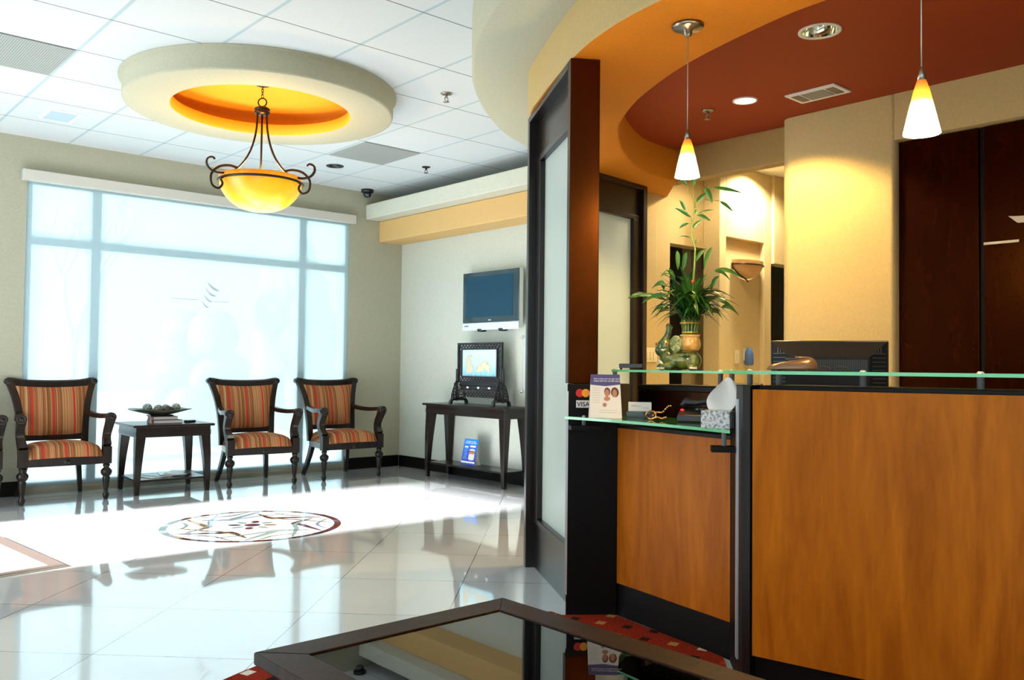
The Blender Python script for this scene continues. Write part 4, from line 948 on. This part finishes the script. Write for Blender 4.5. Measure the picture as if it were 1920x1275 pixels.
# ------------------------------------------------------------------ tables
def leg(b,x,y,zt,sx,sy,w0=.082,w1=.036):
    rows=[]
    for k in range(9):
        t=k/8; zz=zt*(1-t); w_=w0*(1-t)+w1*t; bow=.012*math.sin(PI*t); cx=x-sx*(w0-w_)*.0; 
        x0=x; y0=y; # outer corner stays, inner edge tapers
        xa=x0+sx*(bow*.5); ya=y0+sy*(bow*.5)
        rows.append([(xa,ya,zz),(xa-sx*w_,ya,zz),(xa-sx*w_,ya-sy*w_,zz),(xa,ya-sy*w_,zz)])
    v_=b.grid(rows,False,True); b._f(v_[0]); b._f(v_[-1][::-1])
def table(name,label,X0,X1,Y0,Y1,zt,shz,rz=0,ov=.03):
    cx,cy=(X0+X1)/2,(Y0+Y1)/2; hx_,hy_=(X1-X0)/2,(Y1-Y0)/2
    t=thing(name,label,'table',(cx,cy,0),rz)
    MB().box(-hx_-ov,hx_+ov,-hy_-ov,hy_+ov,zt-.022,zt).build('table_top',M_furn,t,bevel=.005)
    b=MB(); b.box(-hx_,hx_,-hy_,hy_,zt-.11,zt-.022)
    for k in range(4):
        zz=zt-.100+k*.011; b.box(-hx_-.005,hx_+.005,-hy_-.005,hy_+.005,zz,zz+.007)
    b.build('apron',M_furn,t,bevel=.002)
    for sx in (-1,1):
        for sy in (-1,1):
            b=MB(); leg(b,sx*hx_,sy*hy_,zt-.11,sx,sy); b.build('leg',M_furn,t,bevel=.003)
    MB().box(-hx_+.02,hx_-.02,-hy_+.02,hy_-.02,shz-.018,shz).build('lower_shelf',M_furn,t,bevel=.003)
    return t
st_=table('side_table','dark square side table between the two left armchairs, holding a bowl and books','table' and 2.628,3.262,7.80,8.36,.61,.13,R(-3)) if False else table('side_table','dark side table holding a bowl of balls and books, between the armchairs',2.622,3.268,7.81,8.36,.61,.13,R(-3))
cn=table('console_table','long dark console table against the right wall under the television',5.42,5.735,6.21,7.46,.765,.155,0,.03)
# items on side table
bw=thing('decorative_bowl','dark shallow square dish with upturned corners on the side table books','bowl',(2.89,8.06,.672))
rows=[]
for j in range(9):
    t=j/8; k=.06+.20*t
    rows.append([(k*math.copysign(abs(math.cos(a))**.6,math.cos(a)),k*.75*math.copysign(abs(math.sin(a))**.6,math.sin(a)),.010+.045*t**1.2+.010*t*abs(math.sin(2*a))) for a in [2*PI*i/32 for i in range(32)]])
b=MB(); v_=b.grid(rows,True,True); b._f(v_[0]); o=b.build('dish',mat('dark_olive_dish',(.035,.04,.02),.3),bw,recalc=False); sm=o.modifiers.new('s','SOLIDIFY'); sm.thickness=.005
MB().box(-.10,.10,-.06,.06,0,.012).build('foot',M_espresso,bw,bevel=.002)
for i,(x,y,r_,a_,c_,lab) in enumerate(((2.770,8.04,.043,(.10,.12,.10),(.55,.60,.55),'grey-green mosaic ball, far left in the dish'),(2.850,7.99,.041,(.10,.11,.10),(.45,.42,.36),'mottled mosaic ball second from left in the dish'),(2.930,7.98,.037,(.06,.035,.03),(.20,.12,.09),'dark brown mosaic ball in the middle of the dish'),(2.945,8.075,.040,(.08,.07,.06),(.35,.35,.28),'olive mosaic ball behind the brown one in the dish'),(3.018,8.02,.042,(.12,.12,.10),(.58,.60,.52),'pale speckled mosaic ball, far right in the dish'))):
    b=MB(); b.ball((0,0,0),r_,20); o=b.build('mosaic_ball',sphere_mat('mosaic_%d'%i,a_,c_),loc=(x,y,.690+r_+ (.012 if i in (0,4) else .006))); tag(o,lab,'ball','mosaic balls in the dish')
def book(label,x,y,z_,w_,d_,h_,c_,rz):
    t=thing('book',label,'book',(x,y,z_),rz,'books on the side table')
    MB().box(-w_/2+.004,w_/2-.003,-d_/2+.003,d_/2-.003,.003,h_-.003).build('pages',M_paper,t)
    b=MB(); b.box(-w_/2,w_/2,-d_/2,d_/2,0,.003).box(-w_/2,w_/2,-d_/2,d_/2,h_-.003,h_).box(-w_/2,-w_/2+.004,-d_/2,d_/2,.003,h_-.003); b.build('cover',mat('cover_'+label[:8],c_,.5),t,bevel=.001)
book('large dark-covered book lying lowest on side table',2.925,8.03,.611,.26,.19,.030,(.04,.05,.07),R(-3))
book('maroon-spined book on top of dark book under the dish',2.91,8.04,.6415,.22,.16,.030,(.16,.05,.07),R(-3))
fg=thing('figurine','tiny pinkish figurine standing left of the books on side table','figurine',(2.765,7.93,.611))
b=MB(); b.lathe([(.010,0),(.012,.01),(.008,.022),(.010,.032),(.006,.038),(.009,.046),(.008,.054),(.001,.058)],12); b.build('figure_body',mat('pink_clay',(.55,.28,.20),.5),fg)
rc=thing('remote_control','black remote control with grey face lying at right of the books','remote control',(3.13,7.97,.611),R(25))
MB().box(-.055,.055,-.022,.022,0,.020).build('casing',M_blackp,rc,bevel=.006); MB().box(-.045,.045,-.015,.015,.0205,.0215).build('button_pad',M_silver,rc)
for i,(x,y,rz,c_,lab) in enumerate(((2.84,8.05,12,(.75,.78,.80),'white-covered magazine at left on the side table shelf'),(2.90,8.06,25,(.10,.25,.45),'blue-covered magazine fanned on the side table shelf'),(3.00,8.07,-15,(.60,.68,.72),'pale grey magazine in the middle of the side table shelf'),(3.07,8.05,-35,(.07,.10,.14),'dark magazine at right on the side table shelf'))):
    t=thing('magazine',lab,'magazine',(x,y,.1305+i*.0065),R(rz),'magazines on the side table shelf'); MB().box(-.10,.10,-.135,.135,0,.005).build('pages',M_paper,t); MB().box(-.10,.10,-.135,.135,.0052,.006).build('cover',mat('mag_%d'%i,c_,.25),t)
# ------------------------------------------------------------------ television
tvt=thing('television','flat television with silver lower bezel mounted on the right wall','television',(XT-.001,6.70,1.82))
b=MB(); b.box(-.11,-.055,-.435,.435,-.290,.298); b.build('cabinet',mat('silver_casing',(.62,.66,.64),.35),tvt,world=False,bevel=.012)
MB().box(-.118,-.1105,-.433,.433,-.222,.292).build('bezel',mat('gloss_teal_black',(.006,.020,.028),.12,coat=.6),tvt,bevel=.004)
MB().box(-.1205,-.1185,-.350,.385,-.168,.245).build('screen',mat('tv_screen',(.002,.045,.085),.3,spec=.3),tvt)
MB().box(-.120,-.1105,-.436,.434,-.300,-.226).build('speaker_bar',mat('pale_blue_silver',(.62,.74,.86),.35),tvt,bevel=.006)
for y in (-.17,.16): MB().lathe([(.05,0),(.045,-.022),(.03,-.026),(.001,-.026)],20,(-.085,y,-.290)).build('speaker_port',M_blackp,tvt)
MB().box(-.1225,-.1203,.335,.40,-.262,-.250).build('badge',mat('badge_dark',(.08,.15,.25),.4),tvt); MB().box(-.1195,-.1183,-.02,.02,-.205,-.196).build('maker_mark',M_silver,tvt)
MB().box(-.055,-.001,-.15,.15,-.12,.12).build('wall_mount',M_blackp,tvt)
# plaque with standoffs (mostly behind the partition)
pq=thing('acrylic_plaque','clear acrylic wall plaque on chrome standoffs, half hidden by the partition post','plaque',(5.72,6.10,1.17))
MB().box(-.006,.002,-.24,.19,-.27,.29).build('acrylic_sheet',mat('acrylic_sheet',(.80,.86,.84),.05,trans=.6),pq,bevel=.001); MB().box(.004,.012,-.22,.155,-.22,.25).build('mounted_picture',mat('picture_brown',(.30,.20,.12),.5),pq)
for y in (-.22,.185):
    for zz in (-.255,.272):
        MB().ball((-.014,y,zz),(.018,.018,.018),12).box(-.01,.034,y-.007,y+.007,zz-.007,zz+.007).build('standoff',mat('polished_chrome',(.85,.85,.85),.1,1),pq)
# ------------------------------------------------------------------ carved table screen
cs=thing('carved_table_screen','black carved wood table screen framing a pale blue picture, on the console table','table screen',(5.585,6.785,.7665),R(-90))
M_ebony=mat('ebony_carving',(.008,.007,.010),.35,coat=.2)
FW,Z0,Z1=.348,.215,.625   # half width, frame bottom, top  (local x = along wall, local -y faces the room)
b=MB(); b.box(-FW,FW,-.014,.014,Z1-.018,Z1); b.box(-FW,FW,-.014,.014,Z0,Z0+.018)
for sx in (-1,1): b.box(sx*FW-.009*(1+sx),sx*FW+.009*(1-sx),-.0135,.0135,Z0+.018,Z1-.018)
ix,iz0,iz1=FW-.078,Z0+.072,Z1-.072
b.box(-ix-.014,ix+.014,-.016,.012,iz1,iz1+.014); b.box(-ix-.014,ix+.014,-.016,.012,iz0-.014,iz0)
for sx in (-1,1): b.box(min(sx*ix,sx*(ix+.014)),max(sx*ix,sx*(ix+.014)),-.016,.012,iz0,iz1)
b.build('outer_frame',M_ebony,cs,bevel=.002)
b=MB()
def lattice(b,x0,x1,z0,z1,st=.024):
    nx=max(1,round((x1-x0)/st)); nz=max(1,round((z1-z0)/st))
    for i in range(nx):
        for j in range(nz):
            cx=x0+(i+.5)*(x1-x0)/nx; cz=z0+(j+.5)*(z1-z0)/nz; r_=.5*(x1-x0)/nx
            b.tube([(cx+r_*math.cos(2*PI*k/8),0,cz+.5*(z1-z0)/nz*math.sin(2*PI*k/8)) for k in range(8)],.0034,5,closed=True)
            if (i+j)%2: b.tube([(cx-r_*.7,0,cz-r_*.7),(cx,0,cz+r_*.2),(cx+r_*.7,0,cz+r_*.7)],.004,5)
lattice(b,-FW+.018,FW-.018,iz1+.014,Z1-.018); lattice(b,-FW+.018,FW-.018,Z0+.018,iz0-.014)
for sx in (-1,1): lattice(b,min(sx*(ix+.014),sx*(FW-.018)),max(sx*(ix+.014),sx*(FW-.018)),iz0,iz1)
lattice(b,-.27,.27,.075,.135); b.build('fretwork',M_ebony,cs)
def pic():
    m=mat('pale_blue_picture',(.5,.75,.85),.4); t=N(m,'ShaderNodeTexCoord'); mp_=N(m,'ShaderNodeMapping'); mp_.inputs['Scale'].default_value=(60,1,6); L(m,t.outputs['Object'],mp_.inputs[0])
    n_=N(m,'ShaderNodeTexNoise'); n_.inputs['Scale'].default_value=1; n_.inputs['Detail'].default_value=3; L(m,mp_.outputs[0],n_.inputs['Vector'])
    s_=N(m,'ShaderNodeSeparateXYZ'); L(m,t.outputs['Object'],s_.inputs[0])
    k=mth(m,'ADD',mth(m,'MULTIPLY',n_.outputs[0],.8),mth(m,'MULTIPLY',mth(m,'SUBTRACT',s_.outputs[2],.36),2.4))
    r_=ramp(m,[(.0,(.10,.30,.42)),(.35,(.30,.58,.68)),(.5,(.48,.74,.80)),(.9,(.58,.80,.84))]); L(m,k,r_.inputs[0]); L(m,r_.outputs[0],P(m).inputs['Base Color']); return m
MB().box(-ix,ix,-.004,.004,iz0,iz1).build('picture',pic(),cs)
b=MB(); gb=lambda cx,cz,rx,rz,k=-.0062:b.ball((cx,k,cz),(rx,.003,rz),14)
gb(-.175,.415,.040,.075); gb(-.150,.365,.060,.045); gb(-.145,.480,.032,.020); gb(-.17,.335,.035,.022)
gb(.02,.370,.060,.036); gb(.08,.400,.055,.040); gb(.13,.375,.045,.032); gb(-.015,.345,.035,.020); gb(.15,.345,.03,.018)
b.build('relief_figures',mat('gold_cream_relief',(.60,.55,.40),.5),cs)
b=MB(); b.box(-.30,.30,-.022,.022,.190,.2145); b.box(-.30,.30,-.020,.020,.140,.152); b.box(-.29,.29,-.016,.016,.152,.190); b.build('base_rail',M_ebony,cs,bevel=.003)
b=MB()
for x in (-.17,0,.17): b.ball((x,-.0165,.171),(.020,.004,.011),14)
b.build('shell_inlay',mat('mother_of_pearl',(.70,.72,.70),.2),cs)
for sx in (-1,1):
    b=MB(); b.box(sx*.345-.014,sx*.345+.014,-.014,.014,.03,.40) if False else b.box(sx*.362-.010,sx*.362+.010,-.012,.012,.03,.36)
    b.sweep([(sx*.335,-.105,.0),(sx*.335,-.098,.03),(sx*.335,-.085,.045),(sx*.335,0,.048),(sx*.335,.085,.045),(sx*.335,.098,.03),(sx*.335,.105,0)],(.036,.024),(1,0,0))
    b.build('foot',M_ebony,cs,bevel=.003)
    b=MB()
    for sy in (-1,1):
        for j in range(5):
            w_=.07-.011*j
            for i in range(max(1,3-j//2)):
                y=sy*(.022+i*.024); zz=.078+j*.030
                b.tube([(sx*.34,y+.011*math.cos(2*PI*k/8),zz+.014*math.sin(2*PI*k/8)) for k in range(8)],.0045,5,closed=True)
        b.tube([(sx*.34,sy*.090,.05),(sx*.34,sy*.085,.10),(sx*.34,sy*.060,.17),(sx*.34,sy*.025,.225)],.006,6)
    for k2 in (-1,1):
        for j in range(5):
            x=sx*.34+k2*.022; zz=.075+j*.031; b.tube([(x+.012*math.cos(2*PI*k/8),-.03,zz+.014*math.sin(2*PI*k/8)) for k in range(8)],.0045,5,closed=True)
        b.tube([(sx*.34+k2*.045,-.03,.05),(sx*.34+k2*.042,-.03,.12),(sx*.34+k2*.030,-.03,.19),(sx*.34+k2*.012,-.02,.235)],.006,6)
    b.box(sx*.34-.028,sx*.34+.028,-.05,.05,.045,.07); b.build('carved_bracket',M_ebony,cs)
# ------------------------------------------------------------------ blue easel sign on console shelf
bs=thing('blue_easel_sign','bright blue easel sign about care and options, on the console lower shelf','sign',(5.555,6.89,.1555),R(-90))
TW,TH=.108,.265
Mb=frame((0,-.03,.004),(1,0,0),(0,.055,.26))
b=MB(); b.box(-TW,TW,0,TH,-.004,0,Mb)
def blue():
    m=mat('blue_poster',(.02,.14,.62),.35); t=N(m,'ShaderNodeTexCoord'); s_=N(m,'ShaderNodeSeparateXYZ'); L(m,t.outputs['Generated'],s_.inputs[0]); r_=ramp(m,[(.1,(.05,.08,.45)),(.5,(.01,.10,.55)),(1,(.01,.24,.80))]); L(m,s_.outputs[2],r_.inputs[0]); L(m,r_.outputs[0],P(m).inputs['Base Color']); return m
b.build('board',blue(),bs)
MI=Mb
text('headline','THE CARE YOU NEED\nTHE OPTIONS YOU WANT',.0155,M_paper,bs,MI@Matrix.Translation((0,.232,.0006)),0,'CENTER',.0003)
b=MB()
pq4=lambda b,x0,x1,y0,y1,k=.0006:b.poly([MI@Vector(p) for p in ((x0,y0,k),(x1,y0,k),(x1,y1,k),(x0,y1,k))])
pq4(b,-TW,TW,.022,.038); b.build('white_band',M_paper,bs,recalc=False); b=MB(); pq4(b,.0,.085,.183,.200,.001); b.build('white_label',M_paper,bs,recalc=False); b=MB(); pq4(b,-.085,-.03,.175,.190); b.build('white_label',M_paper,bs,recalc=False)
b=MB()
for i in range(7): b=MB(); pq4(b,-.085,-.025-.008*(i%3),.160-i*.016,.164-i*.016); b.build('print_line',mat('pale_blue_ink',(.35,.50,.80),.5),bs,recalc=False)
b=MB(); b.poly([MI@Vector((-.002+.086*u_,.06+.1*v_,.0008)) for u_,v_ in ((.0,.05),(.1,-.04),(.5,-.09),(.9,-.04),(1,.05),(1,1),(.5,1.08),(0,1))]); b.build('photo_print',mat('photo_cream',(.70,.62,.55),.5),bs,recalc=False)
b=MB()
for i,x in enumerate((.012,.040,.068)):
    b.mi=1; b.poly([MI@Vector((x+.017*math.cos(2*PI*k/14),.130+.019*math.sin(2*PI*k/14),.0011)) for k in range(14)])
    b.mi=0; b.poly([MI@Vector((x+.012*math.cos(2*PI*k/14),.126+.015*math.sin(2*PI*k/14),.0014)) for k in range(14)])
b.build('printed_faces',[M_skin,M_hair],bs,recalc=False)
b=MB(); b.poly([(TW*.5,.02,.20),(TW*.5,.10,0),(TW*.5,-.02,0)]); b.poly([(-TW*.5,.02,.20),(-TW*.5,-.02,0),(-TW*.5,.10,0)]); b.poly([(-TW*.5,.02,.20),(-TW*.5,.10,0),(TW*.5,.10,0),(TW*.5,.02,.20)]); b.build('easel_back',M_paper,bs,recalc=False)
# ------------------------------------------------------------------ coffee table + rug
X0,X1,Y0,Y1,ZT=.962,1.765,.80,2.02,.45
cf=thing('coffee_table','dark wood coffee table with a large inset glass top, cut off at the bottom','table',((X0+X1)/2,(Y0+Y1)/2,0))
fw=.096
b=MB()
b.prism([(X0,Y0),(X1,Y0),(X1-fw,Y0+fw),(X0+fw,Y0+fw)],ZT-.03,ZT); b.prism([(X1,Y0),(X1,Y1),(X1-fw,Y1-fw),(X1-fw,Y0+fw)],ZT-.03,ZT)
b.prism([(X1,Y1),(X0,Y1),(X0+fw,Y1-fw),(X1-fw,Y1-fw)],ZT-.03,ZT); b.prism([(X0,Y1),(X0,Y0),(X0+fw,Y0+fw),(X0+fw,Y1-fw)],ZT-.03,ZT)
b.build('top_frame',wood('coffee_wood',(.008,.003,.002),(.040,.012,.004),rough=.34,coat=0,spec=.10),cf,world=True,bevel=.003)
MB().box(X0+fw+.001,X1-fw-.001,Y0+fw+.001,Y1-fw-.001,ZT-.012,ZT-.004).build('glass_top',glass_clear('table_glass',(.78,.83,.81),None),cf,world=True)
b=MB(); i_=.06
for xa,xb,ya,yb in ((X0+i_,X1-i_,Y1-i_-.02,Y1-i_),(X0+i_,X1-i_,Y0+i_,Y0+i_+.02),(X0+i_,X0+i_+.02,Y0+i_,Y1-i_),(X1-i_-.02,X1-i_,Y0+i_,Y1-i_)): b.box(xa,xb,ya,yb,ZT-.11,ZT-.031)
b.build('apron',M_black,cf,world=True)
for sx in (0,1):
    for sy in (0,1):
        xa=(X0+.045) if sx==0 else X1-.045-.07; ya=(Y0+.045) if sy==0 else Y1-.045-.07
        MB().box(xa,xa+.07,ya,ya+.07,0.017,ZT-.031).build('leg',M_black,cf,world=True,bevel=.003)
MB().box(X0+.1,X1-.1,(Y0+Y1)/2-.02,(Y0+Y1)/2+.02,.12,.15).build('stretcher',M_black,cf,world=True)
pts=[(2.0+1.6*math.cos(2*PI*i/96),1.6+1.6*math.sin(2*PI*i/96)) for i in range(96)]
def clipx(x,y):
    c_=[(-1,3.0),(0,2.95),(.66,2.98),(1.15,2.78),(1.586,2.68),(1.74,2.64),(1.80,2.66),(2.02,2.93),(2.05,2.96),(2.345,3.01),(2.70,3.07),(2.73,3.06),(2.87,2.88),(3.3,2.9)]
    for (y0,x0),(y1,x1) in zip(c_,c_[1:]):
        if y0<=y<=y1: return min(x,x0+(x1-x0)*(y-y0)/(y1-y0)-.012)
    return x
pts=[]
for i in range(480): pts.append((2.0+1.6*math.cos(2*PI*i/480),1.6+1.6*math.sin(2*PI*i/480)))
b=MB(); b.prism([(clipx(x,y),y) for x,y in pts],.001,.016); rg=b.build('area_rug',M_rug); tag(rg,'red rug scattered with black, tan and white squares under the coffee table','rug')
# ------------------------------------------------------------------ lights
def area(name,loc,rot,sx,sy,e,c_):
    l=bpy.data.lights.new(name,'AREA'); l.shape='RECTANGLE'; l.size=sx; l.size_y=sy; l.energy=e; l.color=c_
    o=bpy.data.objects.new(name,l); COL.objects.link(o); o.location=loc; o.rotation_euler=rot; return o
def spot(name,loc,e,c_,ang=110,blend=.4,rad=.05,rot=(0,0,0)):
    l=bpy.data.lights.new(name,'SPOT'); l.energy=e; l.color=c_; l.spot_size=R(ang); l.spot_blend=blend; l.shadow_soft_size=rad
    o=bpy.data.objects.new(name,l); COL.objects.link(o); o.location=loc; o.rotation_euler=rot; return o
DAY=(.72,.88,1.0)
area('window_daylight',(3.45,8.70,1.45),(R(-90),0,0),3.3,2.8,42,(.82,.93,1.0))     # daylight striking the shade from outside
area('left_wall_fill',(-.95,-.2,1.6),(0,R(-90),0),2.4,5.2,95,DAY)     # added daylight fill before the solid left wall, for unseen windows
area('left_wall_fill',(-.93,7.7,1.4),(0,R(-90),0),2.4,1.0,20,DAY)  # smaller added fill on the closed wall beside the entrance
area('door_sky_fill',(-1.1,6.23,1.3),(0,R(-90),0),2.4,1.7,75,(.80,.92,1.0))     # added lobby fill in the entrance opening, backing up its sky light
area('rear_fill',(.6,-2.9,1.7),(R(90),0,0),3.0,2.6,10,DAY)  # weak added fill at the solid rear wall, behind the camera
sun=bpy.data.lights.new('sun','SUN'); sun.energy=42; sun.angle=R(3); sun.color=(.98,.98,1)
so=bpy.data.objects.new('sun',sun); COL.objects.link(so); so.rotation_euler=Vector((-math.cos(R(22.5)),0.0,math.sin(R(22.5)))).to_track_quat('Z','Y').to_euler()
WARM=(1,.66,.24)
spot('reception_downlight',(4.80,3.08,2.85),205,WARM,128,.35)
spot('reception_downlight',(4.55,1.4,2.855),22,WARM,130,.5)
spot('corridor_downlight',(6.80,4.30,2.95),190,(1,.86,.60),150,.5,.08)
spot('corridor_downlight',(6.0,4.15,2.95),55,(1,.80,.50),150,.5,.08)
spot('lobby_downlight',(4.335,7.531,3.09),15,(1,.9,.75),110,.5)
w=bpy.data.worlds.new('world'); sc.world=w; w.use_nodes=True; bg=w.node_tree.nodes['Background']
bg.inputs[0].default_value=(.84,.94,1,1); bg.inputs[1].default_value=1.45
